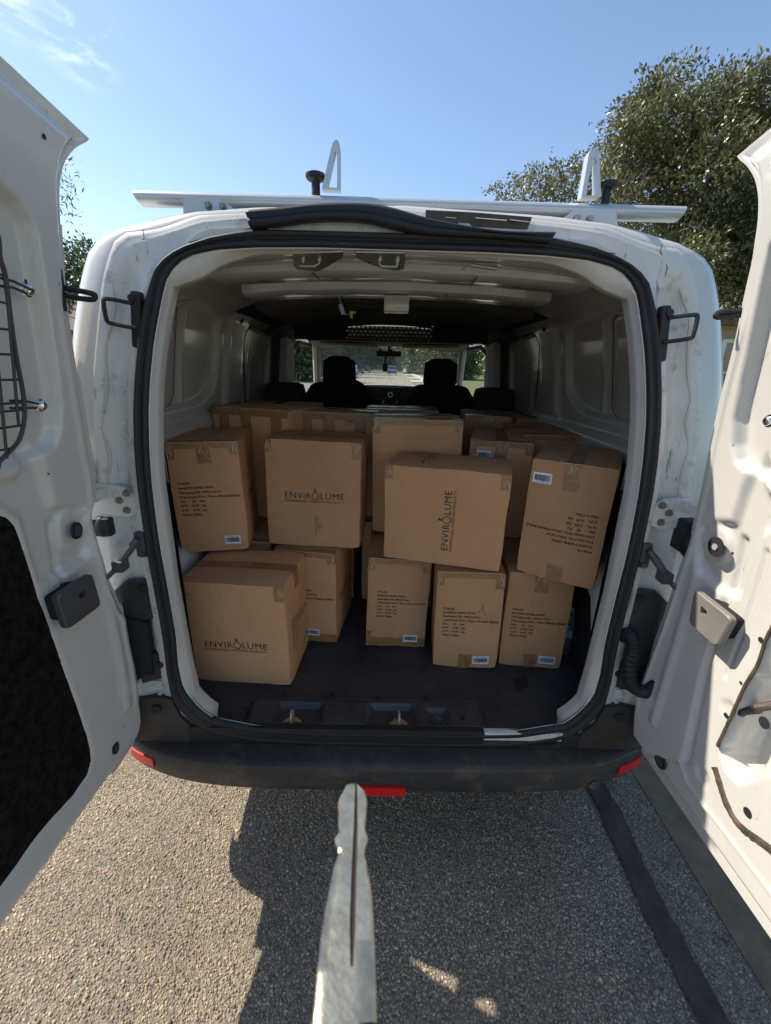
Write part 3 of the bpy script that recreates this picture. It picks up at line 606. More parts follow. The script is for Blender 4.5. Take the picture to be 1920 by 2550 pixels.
# ------------------------------------------------------------------ bumper
def by(x): return -.058+.10*(abs(x)/.84)**5
bp = [(.11, .505), (.03, .497), (-.0, .492), (-.014, .487), (-.019, .480), (-.014, .43), (-.008, .385), (.01, .362), (.08, .350)]
rows = []
for dy, z in bp:
    row = []
    for x in np.linspace(-.835, .835, 61):
        e = (abs(x)/.835); y0 = by(x); row.append((x, y0+.05*(dy > .02)*0+dy+(.018 if False else 0), z+.008*(e**6)))
    for s_, x0 in ((1, .835),):
        pass
    rows.append([(-.862, by(.84)+.10+max(dy, 0), z+.01), (-.855, by(.84)+.05+max(dy, 0), z+.01)]+row+[(.855, by(.84)+.05+max(dy, 0), z+.01), (.862, by(.84)+.10+max(dy, 0), z+.01)])
V, Fc = grid(rows); BUMP = pyd('rear_bumper', V, Fc, BUMPER, VAN); BUMP.data.set_sharp_from_angle(angle=R_(60))
for (xa, xb, zt, zb) in ((-.828, -.735, .452, .418), (-.095, .055, .412, .378), (.735, .828, .452, .418)):
    n = 8; P = []
    for zz in (zt, zb):
        P.append([(xa+(xb-xa)*i/n, by(xa+(xb-xa)*i/n)-.0205, zz) for i in range(n+1)])
    V, Fc = grid(P); V2 = np.vstack([V, V+np.array([0, .008, 0])]); k = len(V)
    F2 = list(Fc)+[tuple(k+i for i in f[::-1]) for f in Fc]
    edge = list(range(n+1))+list(range(2*n+1, n, -1)); F2 += [(edge[i], edge[(i+1) % len(edge)], edge[(i+1) % len(edge)]+k, edge[i]+k) for i in range(len(edge))]
    pyd('reflector_strip', V2, F2, RED, VAN, smooth=False)
MB().disc((.655, by(.655)-.0175, .398), (0, -1, 0), .017, .001, 24).build('tow_eye_cover', BUMPER, VAN)
MB().box((-.66, -.0, .46), (.66, .06, .505)).build('bumper_step_trim', BUMPER, VAN, smooth=False)
# ------------------------------------------------------------------ cargo floor and sill
FZ = .553
P = [[(x, y, FZ+.0022*noise.noise((x*7, y*6, 0))+.0012*noise.noise((x*25, y*20, 4))-.012*sst((.06-y)/.06)-(.05 if -.455 < x < .315 and y < .128 else 0)) for x in np.linspace(-.80, .80, 120)] for y in np.linspace(.012, 2.1, 180)]
V, Fc = grid(P); pyd('floor_mat', V, Fc, MATF, VAN)
# torn flap of the mat on the right
a = [hz(px, py, FZ+.004) for px, py in ((1278, 1689), (1308, 1684), (1316, 1700), (1312, 1712), (1300, 1708), (1296, 1722), (1286, 1716))]
MB().prism([(p[0], p[1]) for p in a], lambda u, v, w_: (u, v, FZ+.0015+.006*w_)).build('mat_tear', RUBBER, VAN, smooth=False)
SILLM = mat('sill_plastic', (.040, .041, .045), .38, var=.3, bump=.2, bs=200, dirt=(.09, .08, .07), ds=6, dlo=.5, dhi=.8)
sill = MB()
def zp(px, py): p = hz(px, py, .556); return p[0], p[1]
x0, x1 = -.46, .32
Xs = np.linspace(x0, x1, 90); Ys = np.linspace(-.006, .135, 40)
XX, YY = np.meshgrid(Xs, Ys)
Z = np.full(XX.shape, .560)
for (a0, a1, b0, b1, dp) in ((-.375, -.205, .022, .110, .021), (-.070, .095, .020, .110, .021), (.115, .205, .022, .095, .014)):
    q = sdf([(a0, b0), (a1, b0), (a1-.012, b1), (a0+.012, b1)], XX, YY); Z -= dp*sst(-q/.012)
e = np.minimum.reduce([XX-x0, x1-XX, .135-YY]); Z -= .012*(1-sst(e/.02)); Z -= .03*(1-sst((YY+.006)/.03))
V, Fc = grid(np.stack([XX, YY, Z], -1)); SILL = pyd('sill_plate', V, Fc, SILLM, VAN)
for px, py in ((613, 1767), (709, 1731), (827, 1733), (942, 1739), (1060, 1741), (1152, 1790)):
    x, y = zp(px, py); MB().disc((x, y, .560), (0, 0, 1), .0085, .0015, 16).disc((x, y, .5615), (0, 0, 1), .0045, .0015, 12).build('clip', RUBBER, SILL)
for px, py in ((728, 1790), (993, 1795)):
    x, y = zp(px, py); zz = .5415
    b = MB().prism([(-.030, 0), (-.012, .018), (.012, .018), (.030, 0), (.012, -.018), (-.012, -.018)], lambda u, v, w_: (x+u, y+v, zz+.004*w_)).build('striker_plate', BRASSY, SILL)
    st = MB().tube(smooth_pts([(x, y-.016, zz+.003), (x, y-.018, zz+.036), (x, y-.004, zz+.050), (x, y+.012, zz+.036), (x, y+.014, zz+.003)], 3), .0038, 8)
    st.disc((x-.014, y, zz+.004), (0, 0, 1), .004, .003, 8).disc((x+.014, y, zz+.004), (0, 0, 1), .004, .003, 8)
    st.build('striker', BRASSY, VAN)
x, y = zp(1089, 1790); MB().disc((x, y, .548), (0, 0, 1), .017, .006, 20).disc((x, y, .554), (0, 0, 1), .010, .011, 8).build('tie_down_bolt', GREYPL, VAN)
a, b = hz(1190, 1829, .556), hz(1400, 1822, .556)
MB().box((.30, -.006, .53), (.545, .014, .5605), bev=.003).build('sill_edge', PAINT_D, VAN)
MB().box((-.62, -.007, .50), (.298, .016, .5635), bev=.004).box((.547, -.007, .50), (.60, .012, .557), bev=.003).build('sill_cover', RUBBER, VAN)
for s in (-1, 1):  # white foot of the lip running out onto the floor
    poly = [(.60, .075), (.565, .070), (.530, .0), (.50, -.002), (.57, -.004), (.615, .02)]
    MB().prism([(s*u, v) for u, v in ([(.640, .10), (.575, .085), (.525, .015), (.50, -.0), (.56, -.004), (.62, .01)])], lambda u, v, w_: (u, v, FZ-.01+.018*w_+.04*sst((abs(u)-.57)/.05)*w_)).build('lip_foot', PAINT, VAN)
# ================================================================== REAR DOORS
def off(z): return .12*(max(0, z-1.1)/.85)**1.6
def dpt(side, s, z, d=0):   # side -1 left, +1 right; d towards the middle of the van
    if side < 0: return (-.735-.105*(s-.05)+off(z)+d, -s, z)
    return (.735-off(z)-d, -s, z)
def dsz(side, px, py, d=0):   # photo pixel -> (s, z) on the door sheet
    r = ray(px, py); t = 1.
    for _ in range(60):
        P = CAM+t*r; X = dpt(side, -P[1], P[2], d)[0]; t += (X-P[0])/r[0]*.7
    return -P[1], P[2]
EDGE = {-1: [(.09, .548), (.030, .58), (.030, .66), (.029, .733), (.020, .823), (.021, .916), (.017, .983), (.016, 1.043), (.027, 1.098), (.036, 1.167), (.047, 1.257), (.055, 1.379), (.063, 1.436), (.076, 1.54), (.088, 1.619), (.099, 1.695), (.107, 1.755), (.112, 1.821), (.114, 1.865), (.114, 1.904), (.110, 1.937), (.098, 1.962), (.074, 1.993), (.043, 2.017)],
        1: [(.125, .560), (.070, .575), (.030, .62), (.022, .704), (.012, .77), (.018, .825), (.027, .93), (.036, 1.045), (.036, 1.102), (.041, 1.173), (.050, 1.219), (.060, 1.28), (.068, 1.35), (.075, 1.43), (.079, 1.518), (.088, 1.581), (.099, 1.652), (.109, 1.696), (.117, 1.751), (.124, 1.785), (.132, 1.827), (.137, 1.877), (.135, 1.919), (.123, 1.954), (.098, 1.989), (.074, 2.012)]}
_EL = [(225, 349), (190, 369), (161, 409), (151, 438), (145, 490), (147, 553), (151, 622), (154, 656), (157.5, 721), (169, 806), (184, 906), (200, 1002), (219, 1117), (230.5, 1175), (246, 1296), (269, 1373), (284, 1430.5), (303.5, 1469), (311, 1519), (319, 1573), (334, 1642), (342, 1711), (348, 1776), (352, 1830)]
_ER = [(1833, 392), (1856, 409), (1882, 455), (1891, 507), (1888, 576), (1883, 598), (1875.5, 656), (1860, 721), (1848.6, 771), (1833, 848), (1818, 906), (1795, 994), (1779, 1067), (1768, 1117), (1752, 1200), (1733, 1281), (1720, 1336), (1707, 1372), (1694, 1411), (1675, 1469), (1658, 1522), (1633, 1592), (1607, 1663.5), (1591, 1706), (1585, 1755), (1582.6, 1816), (1583, 1863), (1598, 1896.6)]
EDGE = {-1: [(.10, .548), (.055, .556)]+[tuple(dsz(-1, a, b, -.030)) for a, b in _EL[::-1]], 1: [(.15, .562), (.105, .566)]+[tuple(dsz(1, a, b, -.030)) for a, b in _ER[::-1]]}
for _k in EDGE:
    _o = []; 
    for p in EDGE[_k]:
        if not _o or p[1] > _o[-1][1]+.003: _o.append(p)
    EDGE[_k] = [(p[0]+(.024*float(sst(np.array((p[1]-.97)/.03))*sst(np.array((1.30-p[1])/.03))) if _k < 0 else 0), p[1]) for p in [(float(np.interp(z, [q[1] for q in _o], [q[0] for q in _o])), z) for z in sorted([q[1] for q in _o]+[.965, .985, 1.0, 1.02, 1.06, 1.1, 1.14, 1.2, 1.25, 1.28, 1.30])]]
SMAX = {-1: .86, 1: .66}
REC_A = [(.30, 1.905), (.23, 1.895), (.185, 1.876), (.160, 1.848), (.147, 1.775), (.136, 1.69), (.127, 1.618), (.121, 1.543), (.128, 1.49), (.145, 1.455), (.2, 1.435), (.30, 1.425), (1.0, 1.425), (1.0, 1.905)]
REC_B = [(.188, 1.50), (.168, 1.40), (.160, 1.335), (.105, 1.318), (.080, 1.29), (.078, 1.20), (.10, 1.17), (.20, 1.16), (.235, 1.18), (.25, 1.33), (.30, 1.385), (.42, 1.40), (.42, 1.43), (.24, 1.42)]
def make_door(side, label):
    root = tag(empty('rear_door', (0, 0, 0), parent=VAN), label)
    zs = np.array([p[1] for p in EDGE[side]]); ss = np.array([p[0] for p in EDGE[side]]); z0, z1 = zs[0], zs[-1]
    nv, nu = 230, 130
    v = np.linspace(0, 1, nv); zr = z0+(z1-z0)*v; s0 = np.interp(zr, zs, ss)
    k = np.ones(5)/5; s0 = np.convolve(np.pad(s0, 2, 'edge'), k, 'valid')
    u = np.linspace(0, 1, nu)**1.25
    S = s0[:, None]+(SMAX[side]-s0[:, None])*u[None]
    zt = z1+.16*(S-s0[-1])-.12*np.clip(S-.3, 0, 1)**2; zb = z0+(-.09 if side < 0 else .03)*np.clip(S-.1, 0, .5)
    Z = zb+(zt-zb)*v[:, None]
    e = np.minimum.reduce([S-s0[:, None], (zt-Z)*.8, Z-zb])
    D = -.032*(1-sst((e-.012)/.030))+.004*sst((.012-e)/.004)
    D = D-.026*sst(-sdf(REC_A, S, Z)/.015)
    D = D-.014*sst(-sdf(REC_B, S, Z)/.020)
    D = D+.0045*np.exp(-((S-s0[:, None]-.052)/.0055)**2)*sst((1.78-Z)/.1)*sst((Z-.66)/.05)
    for c_, r_ in (((.13, 1.262), .045),) : D = D+.009*sst((r_-np.hypot(S-c_[0], (Z-c_[1])*.8))/.012)
    if side < 0:
        D = D-.006*sst(-sdf([(.155, 1.30), (.178, 1.30), (.185, 1.14), (.165, 1.14)], S, Z)/.006)
        D = D-.008*sst(-sdf(TRIMP, S, Z)/.012)
        D = D+.006*np.exp(-((S-.085-.02*np.sin(Z*5))/.016)**2)*(Z < 1.3)*(Z > .7)
    else:
        D = D-.010*sst(-sdf([(.178, 1.31), (.205, 1.31), (.215, 1.0), (.245, .72), (.218, .70), (.190, .95)], S, Z)/.010)
        D = D-.006*sst(-sdf([(.255, 1.31), (.27, 1.31), (.262, 1.0), (.25, .98)], S, Z)/.006)
        D = D-.075*sst(-sdf(HOLE, S, Z)/.008)
        lg = sdf([(.215, .70), (.255, .668), (.295, .672), (.66, .685), (.66, .50), (.10, .50), (.10, .60), (.17, .66)], S, Z)
        D = D-.012*sst(-lg/.012)+.005*np.exp(-(lg/.006)**2)*(S > .2)
        for c_ in ((.288, .935), (.283, .735)): D = D-.004*sst((.022-np.hypot(S-c_[0], Z-c_[1]))/.006)
        D = D+.006*np.exp(-((S-.10)/.014)**2)*(Z < 1.2)*(Z > .7)
    P = np.zeros(S.shape+(3,))
    offz = .12*(np.clip(Z-1.1, 0, 9)/.85)**1.6
    if side < 0: P[..., 0] = -.735-.105*(S-.05)+offz+D
    else: P[..., 0] = .735-offz-D
    P[..., 1] = -S; P[..., 2] = Z
    V, Fc = grid(P)
    if side > 0: Fc = [f[::-1] for f in Fc]
    o = pyd('inner_panel', V, Fc, PAINT, root)
    # outer skin and folded edge
    Pb = P.copy(); sg = 1 if side < 0 else -1
    Pb[..., 0] = (-.735-.105*(S-.05)+offz-.055 if side < 0 else .735-offz+.055)
    bow = .022*np.clip(1-(e/.25), 0, 1)**2; Pb[..., 0] += sg*bow
    sub = Pb[::6, ::6]; sub = np.concatenate([sub, Pb[-1:, ::6]], 0)
    V, Fc = grid(sub); V = list(map(tuple, V)); k0 = len(V)
    rim = [P[i, 0] for i in range(nv)]+[P[-1, j] for j in range(1, nu)]+[P[i, -1] for i in range(nv-2, -1, -1)]+[P[0, j] for j in range(nu-2, 0, -1)]
    rimb = [Pb[i, 0] for i in range(nv)]+[Pb[-1, j] for j in range(1, nu)]+[Pb[i, -1] for i in range(nv-2, -1, -1)]+[Pb[0, j] for j in range(nu-2, 0, -1)]
    n = len(rim); V += [tuple(p) for p in rim]+[tuple(p) for p in rimb]
    Fc = list(Fc)+[(k0+i, k0+(i+1) % n, k0+n+(i+1) % n, k0+n+i) for i in range(n)]
    # lower return of the skin, hanging a little below the inner panel
    q = [(j/24) for j in range(25)]; Pl = []
    for t in q:
        s_ = .035+(SMAX[side]-.035)*t; zb_ = .545+(-.09 if side < 0 else .03)*min(max(s_-.1, 0), .5); xo = dpt(side, s_, zb_, -.055)[0]; zl = zb_-.012
        Pl.append([(xo, -s_, zb_+.12), (xo, -s_, zl), (xo+.012*sg, -s_, zl), (xo+.012*sg, -s_, zb_+.12)])
    Vl, Fl = grid(Pl); pyd('skin_return', Vl, Fl, PAINT, root, False)
    if side < 0:  # added strips blocking sun at the hinge gap, left open midway for a streak
        for za, zb_ in ((.50, .985), (1.30, 1.88)):
            Pl = []
            for z_ in np.linspace(za, zb_, 20):
                s_ = float(np.interp(z_, zs, ss)); xo = dpt(side, s_, z_, -.052)[0]; xo2 = dpt(side, s_, z_, -.060)[0]
                rt = (abs(dpt(side, s_, z_, -.03)[0])-.037)/(1.02-s_)+.004; ye = .036 if z_ < 1.30 else .036-.036*(z_-1.30)/.30 if z_ < 1.60 else min(.02, (abs(xo2)-.037)/rt-1.02)
                Pl.append([(xo, -s_-.02, z_), (xo, ye, z_), (xo2, ye, z_), (xo2, -s_-.02, z_)])
            Vl, Fl = grid(Pl); pyd('sun_gap_strip', Vl, Fl, PAINT, root, False)
    if side < 0:  # added plate out of view behind the door, stops sun passing the body corner
        MB().prism([(-.10, 1.44), (.085, 1.47), (.085, 1.80), (-.10, 1.88)], lambda u, v, w_: (-.862+.5*max(0, v-1.6)**2+.008*w_, u, v)).build('hidden_sun_blocker', PAINT, root, False)
    # hem sealant running round the edge
    pts = []
    for i in range(4, nv-3, 3):
        zz = zr[i]; s_ = s0[i]+.017+.0015*noise.noise((zz*20, side, 0)); pts.append(dpt(side, s_, Z[i, 0], -.0285))
    MB().tube(pts, .003, 6).build('hem_sealant', SEAL, root)
    return root
TR = [(0, 1277), (23, 1282.6), (42, 1304), (54, 1338), (77, 1415), (100, 1484), (130.6, 1569), (161, 1653), (192, 1738), (223, 1830), (231, 1863), (233, 1892), (223, 1930), (185, 1985), (139, 2035), (92, 2090), (46, 2157), (0, 2220)]
TRIMP = [(.70, 1.37)]+[tuple(dsz(-1, a, b)) for a, b in TR]+[(.70, .60)]
HOLE = [tuple(dsz(1, a, b)) for a, b in ((1920, 1579), (1898.6, 1637.6), (1860, 1705.7), (1800, 1842), (1795.6, 1880), (1808, 1922), (1837.6, 1951), (1875.5, 1938.6), (1920, 1922))]+[(.56, .86), (.56, 1.20), (.36, 1.20)]
LD = make_door(-1, 'left rear door with black lower trim board and dark wire window guard')
RD = make_door(1, 'right rear door, bare white inside with open access hole and grey cover plate')
def flat(side, name, poly, d0, d1, m, parent, smooth=True):
    n = len(poly); mb = MB().prism(poly, lambda u, v, w_: dpt(side, u, v, d0+(d1-d0)*w_)); return mb.build(name, m, parent, smooth)
def roundpoly(poly, r, n=5):
    out = []; P = [np.array(p, float) for p in poly]
    for i, p in enumerate(P):
        a, b = P[i-1], P[(i+1) % len(P)]; ra = min(r, np.linalg.norm(a-p)*.45); rb = min(r, np.linalg.norm(b-p)*.45)
        q0 = p+(a-p)/np.linalg.norm(a-p)*ra; q1 = p+(b-p)/np.linalg.norm(b-p)*rb
        for k in range(n+1):
            t = k/n; out.append(tuple((1-t)**2*q0+2*t*(1-t)*p+t*t*q1))
    return out
# trim board, subdivided for a felt-like unevenness
tb = roundpoly(TRIMP, .02, 3)
flat(-1, 'trim_board', [tuple(p) for p in tb], -.010, -.003, CARPET, LD)
def plug(side, s, z, r, parent, d=.002, m=RUBBER, stretch=1.0):
    mb = MB(); P0 = Vector(dpt(side, s, z, d)); nrm = (1, .1, 0) if side < 0 else (-1, 0, 0)
    mb.disc(P0, nrm, r, .004, 28, r*.93); o = mb.build('grommet', m, parent)
    MB().disc(P0+Vector(nrm)*.004, nrm, r*.62, .0015, 24).build('grommet_ring', GREYPL if m == RUBBER else m, o); return o
s_, z_ = dsz(-1, 180, 1321); plug(-1, s_, z_, .020, LD, .008)
s_, z_ = dsz(-1, 289, 1862); plug(-1, s_, z_, .017, LD, -.002)
s_, z_ = dsz(1, 1640, 1894); plug(1, s_, z_, .022, RD, -.006)
# bare hole with the latch nut seen in it
def hole(side, s, z, r, parent, d=.001, name='panel_hole'):
    P0 = Vector(dpt(side, s, z, d)); nrm = (1, .1, 0) if side < 0 else (-1, 0, 0); return MB().disc(P0, nrm, r, .0012, 22).build(name, DARK, parent)
s_, z_ = dsz(1, 1793, 1362); h_ = hole(1, s_, z_, .023, RD, .009)
MB().disc(dpt(1, s_, z_, .011), (-1, 0, 0), .008, .002, 6).build('nut', ALU, h_)
for px, py, r in ((1863, 2023), (1896, 1593), (1809, 1781), (1740, 1947), (1826, 1378)) and [(1863, 2023, .0095), (1896, 1593, .0055), (1809, 1781, .0055), (1740, 1947, .005), (1826, 1378, .003), (1846, 1700, .003), (1905, 1800, .012)]:
    s_, z_ = dsz(1, px, py); hole(1, s_, z_, r, RD, .001 if px != 1740 else -.006)
for px, py, r in ((108, 340, .004), (119, 1180, .002), (62, 700, .003)): s_, z_ = dsz(-1, px, py); hole(-1, s_, z_, r, LD, .001)
# cover plates with a thumb hole
def plate(side, corners, m, parent, d0=.030, d1=.044):
    pl = [dsz(side, a, b, d1) for a, b in corners]; rp = roundpoly(pl, .014, 5); c = np.mean(pl, 0)
    n = len(rp); hc = c+np.array([-.008, .012]) if side < 0 else c+np.array([-.014, .012]); hr = .0105
    ang = [math.atan2(p[1]-hc[1], p[0]-hc[0]) for p in rp]
    inner = [(hc[0]+hr*math.cos(a), hc[1]+hr*math.sin(a)) for a in ang]
    V = []; 
    for dd in (d0, d1-.003): V += [dpt(side, *p, dd) for p in rp]
    rp2 = [tuple(np.array(p)+(c-np.array(p))/np.linalg.norm(c-np.array(p))*.0035) for p in rp]
    V += [dpt(side, *p, d1) for p in rp2]; V += [dpt(side, *p, d1) for p in inner]; V += [dpt(side, *p, d0+.004) for p in inner]
    Fc = []
    for a in range(4):
        for i in range(n): j = (i+1) % n; Fc.append((a*n+i, a*n+j, (a+1)*n+j, (a+1)*n+i))
    o = MB().add(V, Fc).build('cover_plate', m, parent)
    q = [tuple(c+(np.array(p)-c)*.72) for p in rp]
    flat(side, 'cover_plate_stem', q, -.03, d0+.003, DARK, parent, False)
    return o
plate(-1, [(142, 1484), (232, 1426), (255, 1507), (170, 1570)], GREYPL, LD)
plate(1, [(1727, 1466), (1822, 1542), (1783, 1614), (1712, 1550)], TANPL, RD)
# door-side loop hinges of the hold-open gear
for side, root, pts, sh in ((-1, LD, [(155, 716), (185, 722), (232, 732), (236, 740), (228, 746), (190, 742), (160, 735)], [(147, 670), (152, 700), (157, 735), (161, 775)]),
                            (1, RD, [(1868, 768), (1840, 774), (1800, 776), (1784, 782), (1786, 790), (1820, 787), (1850, 784)], [(1888, 715), (1880, 745), (1872, 775), (1862, 818)])):
    rp = [hy(a, b, -.10) for a, b in pts]; mb = MB().tube([tuple(p) for p in smooth_pts(rp, 3)], .0052, 7); mb.build('hold_open_loop', RUBBER, root)
    rp = [hy(a, b, -.105) for a, b in sh]; MB().tube([tuple(p) for p in rp], .0045, 7, flat=1.6).build('loop_bracket', RUBBER, root)
# wire guard over the left door window
GD = .030
gp = [dsz(-1, a, b, GD) for a, b in ((0, 641), (13, 687), (27, 798), (42, 898), (57, 975), (61, 1040), (50, 1090), (31, 1117), (0, 1148))]
gp = [(.42, 1.845), (.33, 1.835), (.27, 1.815)]+gp+[(.32, 1.44), (.45, 1.43)]
GU = tag(empty('window_guard', parent=LD), None)
out = smooth_pts(gp, 6); MB().tube([dpt(-1, p[0], p[1], GD) for p in out], .0036, 8).build('guard_frame', WIREM, GU)
og = np.array(out)
def wire(a, b, r=.0021): MB().tube([dpt(-1, *a, GD), dpt(-1, *b, GD)], r, 6).build('guard_wire', WIREM, GU)
mid = og[(og[:, 1] > 1.45) & (og[:, 1] < 1.83)]; mid = mid[np.argsort(mid[:, 1])]
for z in (1.476, 1.513, 1.540, 1.553, 1.592, 1.633, 1.672, 1.712, 1.752, 1.790):
    s_ = float(np.interp(z, mid[:, 1], mid[:, 0])); wire((s_, z), (.60, z+.004))
wire((.256, 1.512), (.256, 1.74), .0024)
for s_ in (.285, .33, .375, .42, .465, .51): wire((s_, 1.46), (s_, 1.80), .0024)
for arr in ([(0, 692), (40, 700), (92, 722)], [(0, 712), (40, 716), (80, 731)]), ([(25, 998), (70, 999), (108, 1006)], [(25, 1016), (70, 1016), (104, 1016)]):
    mb = MB()
    for q in arr: mb.tube([dpt(-1, *dsz(-1, a, b, .026), .026-.010*(k/2)) for k, (a, b) in enumerate(q)], .0024, 6)
    ao = mb.build('guard_arm', WIREM, GU)
for px, py in ((76, 722), (109, 1010)):
    s_, z_ = dsz(-1, px, py, .012); p = dpt(-1, s_, z_, .004); MB().disc(p, (1, .1, 0), .013, .003, 20, .012).ball((p[0]+.006, p[1], p[2]), .0095, 8, (.7, 1, 1)).build('acorn_nut', CHROME, GU)
s_, z_ = dsz(1, 1906, 1048, .01); p = dpt(1, s_, z_, .0); NU = MB().disc(p, (-1, 0, 0), .012, .003, 20).ball((p[0]-.006, p[1], p[2]), .009, 8, (.7, 1, 1)).build('acorn_nut', CHROME, RD)
# mastic line and wiring round the access hole of the right door
mp_ = [dsz(1, a, b, .004) for a, b in ((1925, 1560), (1905, 1600), (1885, 1660), (1855, 1710), (1825, 1775), (1800, 1830), (1787, 1856))]
mb = MB(); pts = smooth_pts(mp_, 6); mb.tube([dpt(1, p[0]-.003, p[1], .0008) for p in pts], [.0115+.0030*noise.noise((i*.7, 1, 0)) for i in range(len(pts))], 7, flat=.3).build('mastic_line', GRIME, RD)
mp_ = [dsz(1, a, b, .002) for a, b in ((1781, 1910), (1792, 1945), (1806, 1990), (1829, 2037), (1856, 2066), (1890, 2090), (1930, 2120))]
pts = smooth_pts(mp_, 6); MB().tube([dpt(1, p[0], p[1], .0008) for p in pts], [.0085+.0026*noise.noise((i*.7, 5, 0)) for i in range(len(pts))], 7, flat=.3).build('mastic_line', GRIME, RD)
mp_ = [dsz(1, a, b, -.02) for a, b in ((1845, 1775), (1868, 1768), (1895, 1762), (1925, 1752))]
MB().tube([dpt(1, p[0], p[1], -.022+.01*math.sin(i)) for i, p in enumerate(smooth_pts(mp_, 4))], .0085, 9).build('wiring_loom', GRIME, RD)
# latch rods bracket inside the hole
MB().prism([(.34, .84), (.50, .86), (.50, .90), (.38, .885)], lambda u, v, w_: dpt(1, u, v, -.046+.018*w_)).build('latch_bracket', PAINT_D, RD)
# ================================================================== CARGO BAY AND CAB
def xin(z): return np.interp(z, [.5, .98, 1.2, 1.45, 1.60, 1.75, 1.82, 1.855, 1.885, 1.915, 1.93], [.845, .845, .845, .815, .80, .775, .75, .69, .61, .54, .50])
WALLB = mat('black_wall_liner', (.014, .014, .016), .7, spec=.25)
P1 = roundpoly([(.10, 1.455), (.84, 1.455), (1.02, 1.53), (1.03, 1.70), (1.00, 1.815), (.86, 1.835), (.10, 1.835)], .09, 8)
P2 = roundpoly([(1.44, 1.37), (2.02, 1.37), (2.02, 1.80), (1.40, 1.82), (1.36, 1.76)], .06, 8)
for s in (-1, 1):
    ys = np.linspace(.055, 2.15, 200); zs = np.linspace(.5, 1.93, 180)
    Yg, Zg = np.meshgrid(ys, zs); Yg = Yg+np.array([lean(z) for z in zs])[:, None]*np.clip((.3-Yg)/.245, 0, 1); X = xin(Zg)
    d1 = sdf(P1, Yg, Zg); X = X+.030*sst(-d1/.022)
    seam = sdf(roundpoly([(.10, 1.47), (.60, 1.47), (.635, 1.50), (.645, 1.80), (.62, 1.82), (.10, 1.82)], .03, 6), Yg, Zg)
    X = X+.007*np.exp(-(seam/.005)**2)*(d1 < 0)-.012*np.exp(-((Yg-.70)/.014)**2)*sst(-d1/.04)
    X = X+.055*sst(-sdf(P2, Yg, Zg)/.012)-.010*np.exp(-((Yg-1.66)/.02)**2)*sst(-sdf(P2, Yg, Zg)/.04)
    pil = sdf([(1.08, 1.43), (1.30, 1.43), (1.32, 1.83), (1.10, 1.83)], Yg, Zg); X = X-.02*sst((.03-pil)/.05)
    X = X-.03*sst((1.42-Zg)/.05)*sst((Zg-1.30)/.03)      # ledge under the panels
    X = X-(X-(.60-.10*sst((Zg-1.7)/.15)))*(1-sst((Yg-.055)/.14))
    Vv, Fc = grid(np.stack([s*X, Yg, Zg], -1))
    if s < 0: Fc = [f[::-1] for f in Fc]
    b_ = len(ys); fm = [1 if (zs[min(f[0]//b_, len(zs)-1)] < 1.325 or ys[f[0] % b_] > 2.06 or (ys[f[0] % b_] > 1.05 and zs[min(f[0]//b_, len(zs)-1)] > 1.845)) else 0 for f in Fc]
    pyd('side_lining', Vv, Fc, None, VAN, mats=[PAINT_I, WALLB], fm=fm)
    MB().disc((s*(float(xin(1.82))-.018), 1.20, 1.82), (-s, 0, -.6), .014, .006, 14).build('lining_hole', DARK, VAN)
    # wheel arch box
    P = []
    for x, z in ((.845, .985), (.76, .98), (.735, .95), (.725, .88), (.72, .55)):
        P.append([(s*x, y, .55+(z-.55)*sst((y-.18)/.16)*sst((1.28-y)/.16)) for y in np.linspace(.16, 1.30, 30)])
    Vv, Fc = grid(P); pyd('wheel_arch', Vv, Fc, None, VAN, mats=[PAINT_I, WALLB], fm=[1 if f[0]//30 >= 3 else 0 for f in Fc])
    # dark seam lines round the pressed wall panels
    def wpt(y, z, d=0): return (s*(float(xin(z))+d), y, z)
    sm = [wpt(y, z, .024) for y, z in P1 if y > .14]; MB().tube(sm, .0016, 5, flat=.6).build('panel_seam', GRIME, VAN)
    q = roundpoly([(.12, 1.47), (.60, 1.47), (.635, 1.50), (.645, 1.80), (.62, 1.82), (.12, 1.82)], .02, 4); MB().tube([wpt(y, z, .026) for y, z in q if y > .15], .0016, 5).build('panel_seam', GRIME, VAN)
    MB().tube([wpt(y, z, .004) for y, z in P2], .006, 6, closed=True, flat=.7).build('side_door_seal', RUBBER, VAN)
    # join of lip strips
    MB().tube([(s*.530, .030+lean(1.75), 1.762), (s*.500, .058+lean(1.75), 1.772)], .0018, 5).build('lip_joint', GRIME, VAN)
# bay ceiling: skin, header box, cross ribs
CZ = 1.948
P = [[(x, y, CZ-.05*(abs(x)/.62)**2.4-.004*math.sin(y*18)) for x in np.linspace(-.58, .58, 30)] for y in np.linspace(.13, 2.15, 60)]
Vv, Fc = grid(P); pyd('roof_inner_skin', Vv, Fc, PAINT_I, VAN)
def rib(name, y0, y1, z0, drop, m=PAINT_I, hw=.60, sag=.045, notch=False):
    prof = [(y0-.025, z0), (y0-.008, z0-drop*.9), (y0+.006, z0-drop), (y1-.006, z0-drop), (y1+.008, z0-drop*.9), (y1+.03, z0)]
    P = []
    for x in np.linspace(-hw, hw, 41):
        w_ = .003*noise.noise((x*9, y0*5, 0)) if notch else 0
        P.append([(x, y+w_*2, z-sag*(abs(x)/hw)**2.2+w_) for y, z in prof])
    Vv, Fc = grid(P); o = pyd(name, Vv, Fc, m, VAN); o.data.set_sharp_from_angle(angle=R_(30)); return o
P = []
for y, z in ((.112, 1.884), (.13, 1.882), (.17, 1.880), (.225, 1.882), (.245, 1.90), (.25, 1.938)):
    P.append([(x, y, z-.040*(abs(x)/.6)**2.4) for x in np.linspace(-.60, .60, 40)])
Vv, Fc = grid(P); HB = pyd('header_box', Vv, Fc, PAINT_I, VAN)
